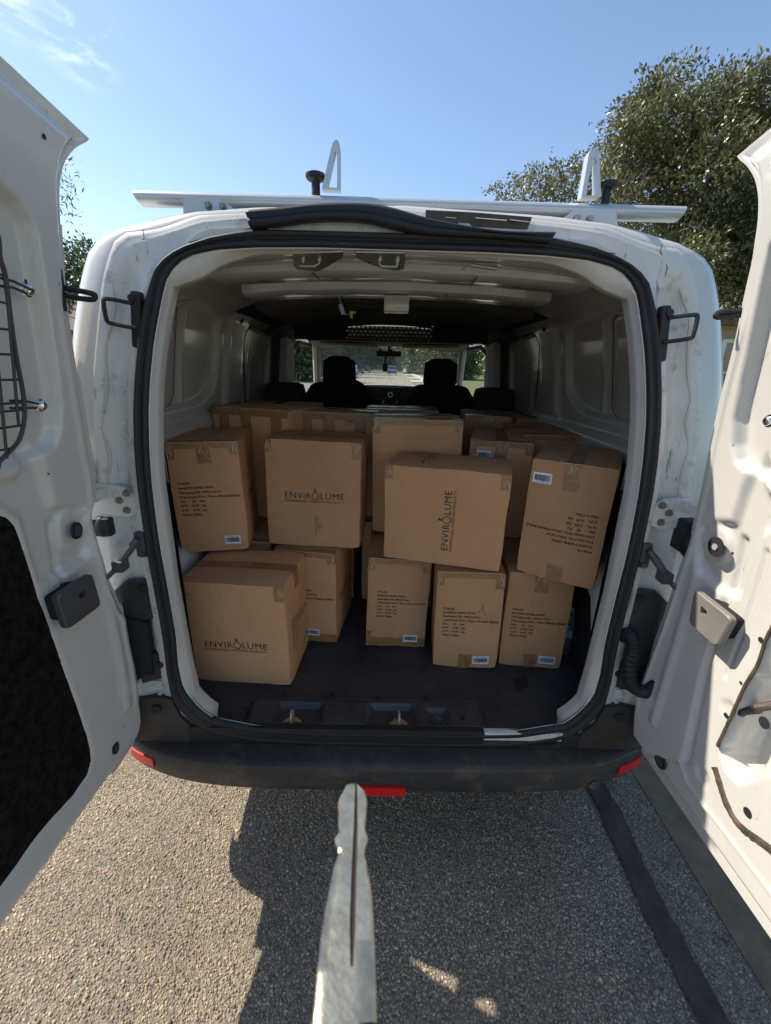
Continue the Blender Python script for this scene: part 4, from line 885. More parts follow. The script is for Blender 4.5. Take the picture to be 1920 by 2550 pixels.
for x in (-.34, .21, .30): MB().tube([(x, .115, 1.880), (x+.008, .17, 1.878), (x+.014, .225, 1.88)], .0012, 5).build('panel_seam', GRIME, VAN)
rib('roof_rib', .30, .43, 1.93, .058, notch=True, hw=.53, sag=.022); rib('roof_rib', .60, .76, 1.93, .058, notch=True, hw=.53, sag=.022)
for (x, y, z) in ((-.22, .268, 1.905), (.14, .268, 1.905), (.34, .268, 1.895), (-.1, .56, 1.905), (.20, .56, 1.905)):
    MB().box((x-.06, y-.004, z-.004), (x+.06, y+.012, z+.016), bev=.003).build('adhesive_patch', GRIME, VAN)
for y, x in ((.33, -.24), (.33, .21), (.63, .17)): MB().tube([(x, y-.05, 1.866), (x+.004, y+.05, 1.866)], .0018, 5).build('rib_seam', GRIME, VAN)
# zinc latch brackets under the header
BRY = .105
def bxz(pts, z=1.876): return [(hz(a, b, z)[0], hz(a, b, z)[1]) for a, b in pts]
for pts, bar_, hl_ in (([(729, 624), (853, 624), (855, 632), (850, 640), (803, 666), (790, 671), (775, 668), (740, 664), (731, 655)], [(745, 645), (745, 660), (790, 664), (788, 648)], (816, 652)),
                       ([(887, 626), (1008, 628), (1009, 650), (1006, 668), (985, 672), (960, 668), (921, 656), (888, 640)], [(945, 648), (945, 662), (990, 666), (990, 650)], (920, 651))):
    b = MB().prism(bxz(pts), lambda u, v, w_: (u, v, 1.874+.003*w_-.10*(u+.04)**2)).build('latch_bracket', ZINC, VAN)
    q = bxz(bar_, 1.856)
    MB().tube([(q[0][0], q[1][1]-.012, 1.874), (q[0][0], q[1][1]-.012, 1.858), (q[1][0]+.004, q[1][1]-.012, 1.852), (q[2][0]-.004, q[1][1]-.012, 1.852), (q[3][0], q[1][1]-.012, 1.858), (q[3][0], q[1][1]-.012, 1.874)], .0040, 8).build('latch_bar', ZINC, b)
    for k in (0, 3): MB().disc((q[k][0], q[1][1]-.012, 1.874), (0, 0, -1), .0075, .012, 12).build('latch_stud', ZINC, b)
    c = bxz([hl_])[0]; MB().disc((c[0], c[1], 1.8735), (0, 0, -1), .0045, .0006, 12).build('bracket_hole', DARK, b)
q = [tuple(hy(a, b, .15)) for a, b in ((1154, 672), (1157, 662), (1172, 660), (1238, 662))]; MB().tube(q, .0028, 6).tube([q[2], tuple(Vector(q[3])+Vector((0, 0, -.006)))], .0045, 6).build('spring_rod', ZINC, VAN)
# dome lamp box, cable, yellow plug
MB().box((-.045, .63, 1.815), (.045, .70, 1.868), bev=.006).build('dome_lamp', PAINT_I, VAN)
MB().tube(smooth_pts([(-.045, .72, 1.85), (-.10, .74, 1.842), (-.16, .75, 1.85), (-.21, .76, 1.852), (-.24, .78, 1.83)], 4), .008, 7).build('cable_loom', RUBBER, VAN)
c = hy(820, 742, .72); e_ = hy(853, 782, .72)
MB().tube(smooth_pts([tuple(hy(a, b, .72)) for a, b in ((834, 708), (842, 730), (848, 755))], 4), .0016, 5).tube(smooth_pts([tuple(hy(a, b, .72)) for a, b in ((856, 782), (866, 783), (872, 778))], 4), .0016, 5).build('thin_wire', ALU, VAN)
a_, b__ = hy(847, 758, .72), hy(855, 782, .72); MB().tube([tuple(a_), tuple(b__)], .0085, 8).build('wire_connector', ALU, VAN)
MB().tube([tuple(hy(a, b, .73)) for a, b in ((868, 748), (872, 765), (874, 778))], .002, 5).tube([tuple(hy(a, b, .73)) for a, b in ((878, 745), (878, 765), (876, 778))], .002, 5).build('black_wire', RUBBER, VAN)
MB().tube([tuple(hy(a, b, .73)) for a, b in ((875, 776), (875, 792))], .0055, 8).tube([tuple(hy(a, b, .73)) for a, b in ((873, 778), (885, 778))], .0045, 8).build('yellow_plug', YEL, VAN)
# black headliner hood with perforated strip
P = []
for y, z in ((.80, 1.905), (.81, 1.875), (1.1, 1.875), (1.5, 1.875), (1.76, 1.870)):
    P.append([(x, y+.06*(abs(x)/.62)**2, z-.06*(abs(x)/.62)**3) for x in np.linspace(-.56, .56, 31)])
HLM = mat('headliner_cloth', (.060, .056, .052), .9, bump=.2, bs=300, spec=.1)
Vv, Fc = grid(P); pyd('headliner', Vv, Fc, HLM, VAN)
for s in (-1, 1):
    P = [[(s*(.615+.04*t), y, 1.775-.12*t-.02*(y-.8)) for t in np.linspace(0, 1, 5)] for y in np.linspace(.82, 2.3, 10)]
    P = [[(s*.50, y, 1.865), (s*.62, y, 1.84), (s*.74, y, 1.785)] for y in np.linspace(1.6, 2.4, 8)]
    Vv, Fc = grid(P); pyd('headliner_side', Vv, Fc, DARK, VAN)
HY = 1.80
xl_, xr_, zb_, zt_ = -.285, .258, 1.778, 1.862
pn = MB()
def arch(x): return 1.872-.098*(abs(x+.012)/.50)**2.6
for x0, x1 in ((-.60, xl_), (xr_, .60)):
    N = 12
    for k in range(N):
        a, b = x0+(x1-x0)*k/N, x0+(x1-x0)*(k+1)/N
        pn.add([(a, HY, 1.775), (b, HY, 1.775), (b, HY, max(1.778, 1.87)), (a, HY, max(1.778, 1.87))], [(0, 1, 2, 3)])
pn.add([(-.52, HY-.002, 1.768), (.51, HY-.002, 1.768), (.51, HY-.002, 1.780), (-.52, HY-.002, 1.780)], [(0, 1, 2, 3)])
nc, nr = 19, 4; cw = (xr_-xl_)/(nc+.5); ch = (zt_-zb_-.0)/nr
for r in range(nr):
    o_ = cw*.5 if r % 2 else 0
    for c_ in range(nc):
        cx, cz = xl_+o_+cw*(c_+.5), zb_+ch*(r+.5); V = []; n = 16; sq = []
        for k in range(n):
            a = 2*math.pi*k/n+math.pi/4; ca, sa = math.cos(a), math.sin(a); mx_ = max(abs(ca), abs(sa)); sq.append((cx+ca/mx_*cw/2, HY, cz+sa/mx_*ch/2)); V.append((cx+ca*cw*.40, HY, cz+sa*ch*.36))
        pn.add(sq+V, [(k, (k+1) % n, n+(k+1) % n, n+k) for k in range(n)])
    if r % 2: pn.add([(xl_, HY, zb_+ch*r), (xl_+o_, HY, zb_+ch*r), (xl_+o_, HY, zb_+ch*(r+1)), (xl_, HY, zb_+ch*(r+1))], [(0, 1, 2, 3)])
    else: pn.add([(xr_-cw*.5, HY, zb_+ch*r), (xr_, HY, zb_+ch*r), (xr_, HY, zb_+ch*(r+1)), (xr_-cw*.5, HY, zb_+ch*(r+1))], [(0, 1, 2, 3)])
pn.build('perforated_panel', DARK, VAN, False)
# curved hood moulding round the perforated panel
P = []
for t in np.linspace(0, 1, 6):
    P.append([(x*(1+.10*t), 1.80-.22*t, 1.775+(arch(x)-1.775)*1.0*max(0, 1-(1-t)*0)-.0+.0*t) for x in np.linspace(-.50, .49, 31)])
MB().tube([(x, 1.70, arch(x)-.004) for x in np.linspace(-.50, .49, 30)], .008, 6).build('hood_moulding', DARK, VAN)
MB().tube([(-.50, 1.797, 1.772), (.49, 1.797, 1.772)], .0028, 6).build('hood_edge', ALU, VAN)
CABL = mat('cab_headliner', (.42, .40, .36), .85); CABG = mat('cab_grey_trim', (.42, .41, .39), .7)
P = [[(x, y, 1.86-.04*(abs(x)/.62)**2-(max(0, y-2.45)*.22)) for x in np.linspace(-.62, .62, 12)] for y in np.linspace(1.82, 2.78, 8)]
Vv, Fc = grid(P); pyd('cab_headliner', Vv, Fc, CABL, VAN)
# pillars and door frames of the cab
for s in (-1, 1):
    MB().prism([(1.98, 1.05), (2.30, 1.05), (2.26, 1.78), (2.02, 1.80)], lambda u, v, w_: (s*(.735+.10*w_-.04*sst((v-1.3)/.5)), u, v)).build('b_pillar', CABG, VAN, False)
    MB().prism([(1.95, 1.30), (2.05, 1.30), (2.02, 1.80), (1.97, 1.80)], lambda u, v, w_: (s*(.775+.045*w_-.04*sst((v-1.3)/.5)), u, v)).build('pillar_seal', RUBBER, VAN, False)
    MB().tube([(s*.79, 2.31, 1.06), (s*.785, 2.31, 1.45), (s*.765, 2.36, 1.70), (s*.72, 2.55, 1.79), (s*.65, 2.80, 1.78)], .016, 8).build('door_frame_trim', RUBBER, VAN)
    MB().tube([(s*.60, 2.68, 1.81), (s*.625, 2.85, 1.72), (s*.655, 3.05, 1.58), (s*.69, 3.28, 1.40)], .035, 8).build('a_pillar', CABL, VAN)
    MB().box((min(s*.66, s*.84), 2.28, .60), (max(s*.66, s*.84), 3.2, 1.36), bev=.02).build('cab_door_trim', DARK, VAN)
    MB().tube([(s*.735, 2.06, 1.62), (s*.728, 2.08, 1.30), (s*.68, 2.15, 1.0)], .004, 5, flat=5).tube([(s*.74, 2.05, 1.60), (s*.74, 2.05, 1.66)], .018, 8).build('seat_belt', RUBBER, VAN)
    q = [(s*.83, 2.33, 1.35), (s*.83, 2.94, 1.35), (s*.795, 2.94, 1.75), (s*.795, 2.33, 1.78)]
WG = bpy.data.materials.new('windscreen_glass'); WG.use_nodes = True; nt = WG.node_tree; b = nt.nodes['Principled BSDF']
tr = nt.nodes.new('ShaderNodeBsdfTransparent'); tr.inputs[0].default_value = (.78, .84, .80, 1); df = nt.nodes.new('ShaderNodeBsdfTranslucent'); df.inputs[0].default_value = (.75, .76, .74, 1)
gl = nt.nodes.new('ShaderNodeBsdfGlossy'); gl.inputs['Roughness'].default_value = .02
n = _noise(nt, 70, 4, .8); f = _ramp(nt, n.outputs['Fac'], [(.50, (.07, .07, .07)), (.70, (.34, .34, .34))])
m1 = nt.nodes.new('ShaderNodeMixShader'); nt.links.new(f.outputs[0], m1.inputs[0]); nt.links.new(tr.outputs[0], m1.inputs[1]); nt.links.new(df.outputs[0], m1.inputs[2])
m2 = nt.nodes.new('ShaderNodeMixShader'); m2.inputs[0].default_value = .04; nt.links.new(m1.outputs[0], m2.inputs[1]); nt.links.new(gl.outputs[0], m2.inputs[2]); nt.links.new(m2.outputs[0], nt.nodes['Material Output'].inputs[0])
P = [[(x*(.62+.06*v), 2.70+.58*v+.05*(1-x*x), 1.80-.42*v) for x in np.linspace(-1, 1, 13)] for v in np.linspace(0, 1, 6)]
Vv, Fc = grid(P); pyd('windscreen', Vv, Fc, WG, VAN)
for s in (-1, 1):
    MB().box((min(s*.10, s*.56), 2.55, 1.775), (max(s*.10, s*.56), 2.72, 1.795), bev=.006).build('sun_visor', CABL, VAN)
# dashboard
DB = empty('dashboard', parent=VAN)
P = []
for y, z in ((2.72, 1.10), (2.70, 1.38), (2.73, 1.455), (2.80, 1.475), (3.0, 1.465), (3.28, 1.42)):
    P.append([(x, y+.05*(abs(x)/.65)**2, z-.03*(abs(x)/.65)**2-.0) for x in np.linspace(-.68, .68, 25)])
Vv, Fc = grid(P); pyd('dash_top', Vv, Fc, DARK, DB)
def q2(px0, py0, px1, py1, y): a = hy(px0, py0, y); b = hy(px1, py1, y); return (a[0], y, b[2]), (b[0], y, a[2])
lo, hi = q2(940, 963, 1001, 992, 2.66); MB().box((lo[0], 2.655, lo[2]), (hi[0], 2.72, hi[2]), bev=.004).build('radio', RUBBER, DB)
lo2, hi2 = q2(938, 961, 1003, 994, 2.66)
MB().box((lo2[0], 2.652, lo2[2]), (lo[0]+.001, 2.68, hi2[2])).box((hi[0], 2.652, lo2[2]), (hi2[0], 2.68, hi2[2])).box((lo2[0], 2.652, lo2[2]), (hi2[0], 2.68, lo[2])).build('radio_bezel', GREYPL, DB, False)
c = hy(972, 983, 2.65); MB().disc(tuple(c), (0, -1, 0), .022, .012, 22).build('radio_knob', ALU, DB); MB().disc((c[0], c[1]-.012, c[2]), (0, -1, 0), .014, .002, 18).build('knob_cap', RUBBER, DB)
for a, b in ((926, 938), (1004, 1012)):
    l_, h_ = q2(a, 962, b, 986, 2.66); MB().box((l_[0], 2.66, l_[2]), (h_[0], 2.70, h_[2])).build('air_vent', RUBBER, DB, False)
    for k in range(4): zz = l_[2]+(h_[2]-l_[2])*(k+.5)/4; MB().box((l_[0]+.004, 2.652, zz-.002), (h_[0]-.004, 2.66, zz+.002)).build('vent_slat', GREYPL, DB, False)
for px in (954, 988): p0, p1 = hy(px-3, 1005, 2.6), hy(px+3, 997, 2.6); MB().tube([tuple(p0), tuple(p1)], .004, 6).build('heater_lever', ALU, DB)
p0 = hy(967, 1007, 2.6); MB().ball(tuple(p0), .004, 6).build('hazard_button', RED, DB)
l_, h_ = q2(930, 994, 1010, 1016, 2.62); MB().box((l_[0], 2.62, l_[2]-.1), (h_[0], 2.72, h_[2]), bev=.01).build('centre_console', DARK, DB)
# steering wheel
c = Vector(hy(865, 1000, 2.52)); pts = []
for k in range(28): a = 2*math.pi*k/28; pts.append((c.x+.185*math.cos(a), c.y+.08*math.sin(a), c.z+.165*math.sin(a)))
MB().tube(pts, .015, 8, closed=True).ball((c.x, c.y+.03, c.z-.01), .06, 8, (1, .5, 1)).tube([(c.x-.17, c.y, c.z), (c.x+.17, c.y, c.z)], .014, 6).build('steering_wheel', RUBBER, VAN)
# rear-view mirror with dashcam
y = 2.78
def mp2(px, py): return Vector(hy(px, py, y))
a, b = mp2(937, 873), mp2(999, 889)
MR = MB().box((a.x, y-.02, b.z), (b.x, y+.02, a.z), bev=.012).build('rear_view_mirror', RUBBER, VAN)
MB().tube([tuple(mp2(969, 850)), tuple(mp2(969, 874))], .010, 8).box(tuple(mp2(964, 858)-Vector((0, .02, 0))), tuple(mp2(975, 850)+Vector((0, .02, 0)))).build('mirror_stem', RUBBER, MR, False)
MB().box((mp2(945, 868).x, y-.024, a.z-.004), (mp2(950, 868).x, y+.024, a.z+.014)).box((mp2(971, 868).x, y-.024, a.z-.004), (mp2(976, 868).x, y+.024, a.z+.014)).build('mirror_clamp', RUBBER, MR, False)
a, b = mp2(953, 905), mp2(965, 926)
MB().box((a.x, y-.03, b.z), (b.x, y, a.z), bev=.004).tube([tuple(mp2(961, 888)), tuple(mp2(960, 897)), tuple(mp2(959, 906))], [.012, .008, .010], 8).build('dash_camera', RUBBER, MR)
# seats
def seat(px_c, y0, w_head, label):
    r = tag(empty('cab_seat', (hy(px_c, 890, y0)[0], y0, 0), parent=VAN), label)
    def cushion(name, w0, w1, z0, z1, th, tilt, rad, parent):
        P = []
        N = 28
        for t in np.linspace(0, 1, 16):
            z = z0+(z1-z0)*t; w_ = (w0+(w1-w0)*t)*(1-.22*sst((t-.80)/.2)**2-.12*sst((.12-t)/.12)); tt = th*(1-.55*sst((t-.86)/.14))
            row = []
            for k in range(N):
                a = 2*math.pi*k/N; ca, sa = math.cos(a), math.sin(a)
                row.append((math.copysign(abs(ca)**.45, ca)*w_/2, math.copysign(abs(sa)**.7, sa)*tt/2-tilt*(z-z0), z-.5*.06*(1-0)*(abs(ca)**3)*sst((t-.8)/.2)))
            P.append(row)
        Vv, Fc = loft(P); Vv = list(map(tuple, Vv)); n0 = len(Vv); Fc = list(Fc)+[tuple(range(N))[::-1], tuple(range(n0-N, n0))]
        return pyd(name, Vv, Fc, CLOTH, parent)
    cushion('backrest', .50, .52, .85, 1.515, .14, .1, .1, r)
    h = cushion('headrest', .250, w_head, 1.505, 1.692, .10, .05, .05, r)
    MB().tube([(-.06, -.04, 1.46), (-.06, -.02, 1.55)], .006, 6).tube([(.06, -.04, 1.46), (.06, -.02, 1.55)], .006, 6).build('headrest_post', ZINC, r)
    MB().box((-.25, 0, .75), (.25, .5, .93), bev=.04).build('seat_cushion', CLOTH, r)
    return r
seat(845, 2.22, .225, 'driver seat, black cloth, in front of the steering wheel'); seat(1099, 2.22, .235, 'passenger seat, black cloth, on the kerb side')
for s in (-1, 1):   # folded seat shoulders / low black trim beside the seats
    MB().box((min(s*.56, s*.80), 1.72, .95), (max(s*.56, s*.80), 1.95, 1.515), bev=.05).build('corner_trim', DARK, VAN)
# ================================================================== CARTONS
_tc = {}
def text2d(s, size=1.0, align='LEFT', space=1.0, bold=0, lh=1.0):
    key = (s, align, space, bold, lh)
    if key not in _tc:
        cu = bpy.data.curves.new('txt', 'FONT'); cu.body = s; cu.size = 1; cu.align_x = align; cu.space_character = space; cu.resolution_u = 2; cu.space_line = lh
        cu.offset = bold; o = bpy.data.objects.new('txt', cu); COL.objects.link(o)
        dg = bpy.context.evaluated_depsgraph_get(); me = bpy.data.meshes.new_from_object(o.evaluated_get(dg))
        V = np.array([v.co[:] for v in me.vertices]).reshape(-1, 3)[:, :2]; Fc = [tuple(p.vertices) for p in me.polygons]
        bpy.data.objects.remove(o); bpy.data.meshes.remove(me); _tc[key] = (V, Fc)
    V, Fc = _tc[key]; return V*size, Fc
def logo2d(w_):
    """word mark with the bulb in place of the O, plus tag line; centred, width w_"""
    a, fa = text2d('ENVIR', 1, 'LEFT', 1.1, 0); b, fb = text2d('LUME', 1, 'LEFT', 1.1, 0)
    wa = a[:, 0].max(); bulb = .80; V = [a]; F_ = [list(fa)]
    x0 = wa+.06; cx = x0+bulb/2; cy = .31; R1 = .42; th = .085; n = 40; ring = []; 
    for k in range(n+1):
        t = -math.pi/2+2*math.pi*k/n; up = max(0, math.sin(t)); nx = math.cos(t)*(1-.30*up**1.5); ny = math.sin(t)+.18*up**3
        ring.append((cx+nx*R1, cy+ny*R1, cx+nx*(R1-th), cy+ny*(R1-th)*1.0))
    rv = np.array([(p[0], p[1]) for p in ring]+[(p[2], p[3]) for p in ring]); rf = [(k, k+1, n+1+k+1, n+1+k) for k in range(n)]
    V.append(rv); F_.append(rf)
    for i, (ww, yy) in enumerate(((.34, .86), (.30, .97), (.20, 1.08))):
        V.append(np.array([(cx-ww/2, yy), (cx+ww/2, yy+.02), (cx+ww/2, yy+.085), (cx-ww/2, yy+.065)])); F_.append([(0, 1, 2, 3)])
    b = b+np.array([x0+bulb+.10, 0]); V.append(b); F_.append(list(fb)); tot = b[:, 0].max()
    t, ft = text2d('PROFESSIONAL CHRISTMAS PRODUCTS', 1, 'LEFT', 1.0, 0); sc = tot/t[:, 0].max(); t = t*sc+np.array([0, -.17-.72*sc]); V.append(t); F_.append(list(ft))
    out = []; fo = []; k = 0
    for v, f in zip(V, F_): fo += [tuple(i+k for i in q) for q in f]; k += len(v); out.append(v)
    out = np.vstack(out); s = w_/tot; out = (out-np.array([tot/2, .3]))*s; return out, fo
def info2d(h_, po='233', unit='Sets'):
    L = ['PO#:'+po, 'Item#:ECP-5MMB-70WW', 'Description:70L 5MM,6"x4"x6"', 'Color:Green Wire / Warm White#3 (Balled)', 'Qty.:      24    '+unit, 'N.W.:   15.84   Lbs', 'G.W.:   16.94   Lbs', 'Made in China']
    V, Fc = text2d('\n'.join(L), 1, 'LEFT', 1.0, 0, 1.35); s = h_/(V[:, 1].max()-V[:, 1].min()); V = V*s; V = V-np.array([V[:, 0].min(), V[:, 1].max()]); V = V*np.array([h_*1.62/V[:, 0].max(), 1]); n = len(V); return np.vstack([V, V+np.array([h_*.005, h_*.002])]), list(Fc)+[tuple(i+n for i in f) for f in Fc]
FR = {}   # face frames: origin corner, u axis, v axis, normal ; u right, v up as read from outside
def frames(W, D, H):
    return {'F': (Vector((-W/2, -D/2, 0)), Vector((1, 0, 0)), Vector((0, 0, 1)), Vector((0, -1, 0)), W, H),
            'R': (Vector((W/2, -D/2, 0)), Vector((0, 1, 0)), Vector((0, 0, 1)), Vector((1, 0, 0)), D, H),
            'L': (Vector((-W/2, D/2, 0)), Vector((0, -1, 0)), Vector((0, 0, 1)), Vector((-1, 0, 0)), D, H),
            'T': (Vector((-W/2, -D/2, H)), Vector((1, 0, 0)), Vector((0, 1, 0)), Vector((0, 0, 1)), W, D)}
NC = [0]
def carton(label, loc, rot, dims, seed, faces=(), tapes='T', group='brown shipping cartons loaded in the van', wear=1.0):
    """faces: list of (face, kind, u, v, size, rotation)"""
    W, D, H = dims; yaw, pi_, ro = [R_(a) for a in rot]
    root = empty('carton', (0, 0, 0), label, 'carton', group)
    root.matrix_world = Matrix.Translation(loc) @ Matrix.Rotation(yaw, 4, 'Z') @ Matrix.Rotation(pi_, 4, 'X') @ Matrix.Rotation(ro, 4, 'Y')
    g = random.Random(seed); hd = np.array((W/2, D/2, H/2)); cen = np.array((0, 0, H/2))
    def disp(p):
        q = np.array(p)-cen; f = np.abs(q)/hd
        n1 = noise.noise_vector((p[0]*6+seed, p[1]*6, p[2]*6)); n2 = noise.noise_vector((p[0]*22+seed*3, p[1]*22, p[2]*22))
        b_ = np.zeros(3)
        for a in range(3):
            o = [i for i in range(3) if i != a]; b_[a] = math.copysign(1, q[a])*.0028*wear*max(0, 1-f[o[0]]**2)*max(0, 1-f[o[1]]**2)*sst(np.array((f[a]-.8)/.2))
        c_ = f[0]*f[1]*f[2]; crush = -q*.018*sst(np.array((c_-.72)/.28))*(.4+max(0, n1[0])*1.6)
        return Vector(p)+Vector(b_)+Vector(n1)*.0030*wear+Vector(n2)*.0016*wear+Vector(crush)
    # body
    bm = bmesh.new(); N = 12
    bmesh.ops.create_cube(bm, size=1); bmesh.ops.subdivide_edges(bm, edges=bm.edges[:], cuts=N-1, use_grid_fill=True)
    r = .0045
    for v in bm.verts:
        p = [v.co.x*W, v.co.y*D, (v.co.z+.5)*H]; q = [p[0], p[1], p[2]-H/2]
        on = [abs(abs(q[a])-hd[a]) < 1e-5 for a in range(3)]
        if sum(on) >= 2:
            for a in range(3):
                if on[a]: q[a] -= math.copysign(r*(.45 if sum(on) == 2 else .6), q[a])
        v.co = disp((q[0], q[1], q[2]+H/2))
    me = bpy.data.meshes.new('carton_body'); bm.to_mesh(me); bm.free(); me.shade_smooth(); me.set_sharp_from_angle(angle=R_(40))
    link('body', me, CARD, root)
    fr = frames(W, D, H)
    def place(face, V2, lift): o, u, v, n, fw, fh = fr[face]; return [disp(o+u*float(a)+v*float(b))+n*lift for a, b in V2]
    def patch(name, face, u0, u1, v0, v1, m, lift=.0007, skew=0, rag=0, parent=root):
        nu = max(2, int(abs(u1-u0)/.02)+2); nv = max(2, int(abs(v1-v0)/.02)+2); P = []
        for i in range(nv):
            P.append([(u0+(u1-u0)*j/(nu-1)+skew*i/(nv-1)+(g.uniform(-rag, rag) if i in (0, nv-1) else 0), v0+(v1-v0)*i/(nv-1)+(g.uniform(-rag, rag) if i in (0, nv-1) else 0)) for j in range(nu)])
        V2 = [p for row in P for p in row]; V3 = place(face, V2, lift)
        Fc = [(i*nu+j, i*nu+j+1, (i+1)*nu+j+1, (i+1)*nu+j) for i in range(nv-1) for j in range(nu-1)]
        return pyd(name, V3, Fc, m, parent)
    tw = .048
    if 'T' in tapes:   # along the top seam, folding down the front
        patch('tape', 'T', W/2-tw/2, W/2+tw/2, .002, D-.002, TAPE, .0010); patch('tape', 'F', W/2-tw/2, W/2+tw/2, H-.07-g.uniform(0, .02), H-.001, TAPE, .0009, rag=.002)
        patch('flap_seam', 'T', W/2-.0012, W/2+.0012, .0, D, INK, .0006)
    if 'X' in tapes:   # across the top seam (wide cartons), folding over both ends
        patch('tape', 'T', .002, W-.002, D/2-tw/2, D/2+tw/2, TAPE, .0010); patch('tape', 'R', D/2-tw/2, D/2+tw/2, H-.07, H-.001, TAPE, .0009, rag=.002)
    if 'E' in tapes:   # along the top front edge
        patch('tape', 'F', .002, W-.002, H-.024, H-.001, TAPE, .0008); patch('tape', 'T', .002, W-.002, .001, .028, TAPE, .0008)
    if 'C' in tapes:   # corners
        for u0, u1 in ((.001, .028), (W-.034, W-.001)): patch('tape', 'F', u0, u1, H-g.uniform(.045, .06), H-.001, TAPE, .0012, rag=.003)
    if 'B' in tapes:   # foot of the front seam
        patch('tape', 'F', W/2-tw/2, W/2+tw/2, .001, .05+g.uniform(0, .02), TAPE, .0009, rag=.003)
    if 'b' in tapes: patch('tape', 'F', .001, W-.001, .001, .04, TAPE, .0008, rag=.002); patch('tape', 'F', .001, .022, .001, .07, TAPE, .0012)
    if 'V' in tapes:   # vertical bands
        for uc in (.06, W*.45, W-.06): patch('tape', 'F', uc-.026, uc+.026, H-.13, H-.001, TAPE, .0008, rag=.002)
        patch('tape', 'F', .002, W-.002, H-.032, H-.001, TAPE, .0011)
    # crumpled tape creases, their glints painted in as pale lines
    mb = MB(); nk = 0
    for uc in ([.012, W-.014] if ('C' in tapes or 'E' in tapes) else [])+([W/2-.01, W/2+.015] if 'T' in tapes else []):
        for k in range(4):
            u = uc+g.uniform(-.008, .008); v = H-g.uniform(.004, .03); L_ = g.uniform(.008, .030); a = g.uniform(-2.2, -1.0)
            p = place('F', [(min(max(u, .003), W-.003), v), (min(max(u+math.cos(a)*L_*.5+g.uniform(-.002, .002), .003), W-.003), v+math.sin(a)*L_*.5), (min(max(u+math.cos(a)*L_, .003), W-.003), v+math.sin(a)*L_)], .0016)
            mb.tube(p, .0008, 4); nk += 1
    if 'E' in tapes or 'T' in tapes or 'V' in tapes:
        p = place('F', [(W*(.02+.96*k/10), H-.0015-g.uniform(0, .0012)) for k in range(11)], .0012); mb.tube(p, .0007, 4); nk += 1
    if nk: mb.build('crease_glint', CREASE_GLINT, root)
    # fold lines pressed in the board
    for face, kind, u, v, sz, rt in faces:
        if kind == 'logo': V2, Fc = logo2d(sz)
        elif kind == 'info': V2, Fc = info2d(sz)
        elif kind == 'info2': V2, Fc = info2d(sz, '194', 'Pcs')
        elif kind == 'label':
            c, s = math.cos(rt), math.sin(rt); q = np.array([(-sz/2, -sz*.29), (0, -sz*.29), (sz/2, -sz*.29), (sz/2, sz*.29), (0, sz*.29), (-sz/2, sz*.29)]); q = q@np.array([[c, s], [-s, c]])+np.array([u, v])
            lo = pyd('label', place(face, q, .0021), [tuple(range(6))], LABEL, root, False)
            gb = random.Random(5); x = -sz*.42; V2 = []; Fc = []
            while x < sz*.42:
                w1 = gb.choice((.5, .8, 1.2, 1.6))*sz*.0145; V2 += [(x, -sz*.17), (min(x+w1, sz*.43), -sz*.17), (min(x+w1, sz*.43), sz*.15), (x, sz*.15)]; k = len(V2)-4; Fc.append((k, k+1, k+2, k+3)); x += w1+gb.choice((.5, .7, 1.1))*sz*.0145
            V2 = np.array(V2)@np.array([[c, s], [-s, c]])+np.array([u, v]); pyd('barcode', place(face, V2, .0026), Fc, PEN, lo, False)
            t, ft = text2d('ECP-5MMB-70WW', 1, 'CENTER'); t2 = t*sz*.085+np.array([0, sz*.19]); t2 = t2@np.array([[c, s], [-s, c]])+np.array([u, v]); pyd('print', place(face, t2, .0026), ft, PEN, lo, False)
            continue
        elif kind == 'mark':
            V2, Fc = text2d('136', sz, 'CENTER', 1.2, 0)
        elif kind == 'crease':
            a = place(face, [(u+math.cos(rt)*sz*k/5+g.uniform(-.0015, .0015), v+math.sin(rt)*sz*k/5+g.uniform(-.0015, .0015)) for k in range(6)], .0004); MB().tube(a, .0008, 4).build('crease', CARD, root); continue
        elif kind == 'tear':
            q = [(u, v), (u+.010, v-.004), (u+.012, v-.030), (u+.030, v-.045), (u+.034, v-.052), (u+.018, v-.050), (u+.006, v-.062), (u+.002, v-.095), (u+.000, v-.060), (u-.004, v-.030)]
            pyd('torn_spot', place(face, q, .0012), [tuple(range(len(q)))], CARDT, root, False); continue
        elif kind == 'crow':
            q = [[(u, v), (u+.004, v-.03), (u+.018, v-.06)], [(u, v), (u+.001, v-.02), (u-.012, v-.04), (u-.014, v-.046)]]
            mb = MB()
            for qq in q: mb.tube(place(face, qq, .0008), .0011, 5)
            mb.build('torn_spot', CARDT, root); continue
        c, s = math.cos(rt), math.sin(rt); V2 = np.array(V2)@np.array([[c, s], [-s, c]])+np.array([u, v])
        pyd('print', place(face, V2, .0011 if kind != 'mark' else .0024), Fc, PEN if kind == 'mark' else INK, root, False)
    return root
CARDT = mat('torn_board', (.30, .18, .10), .9)
PI = math.pi
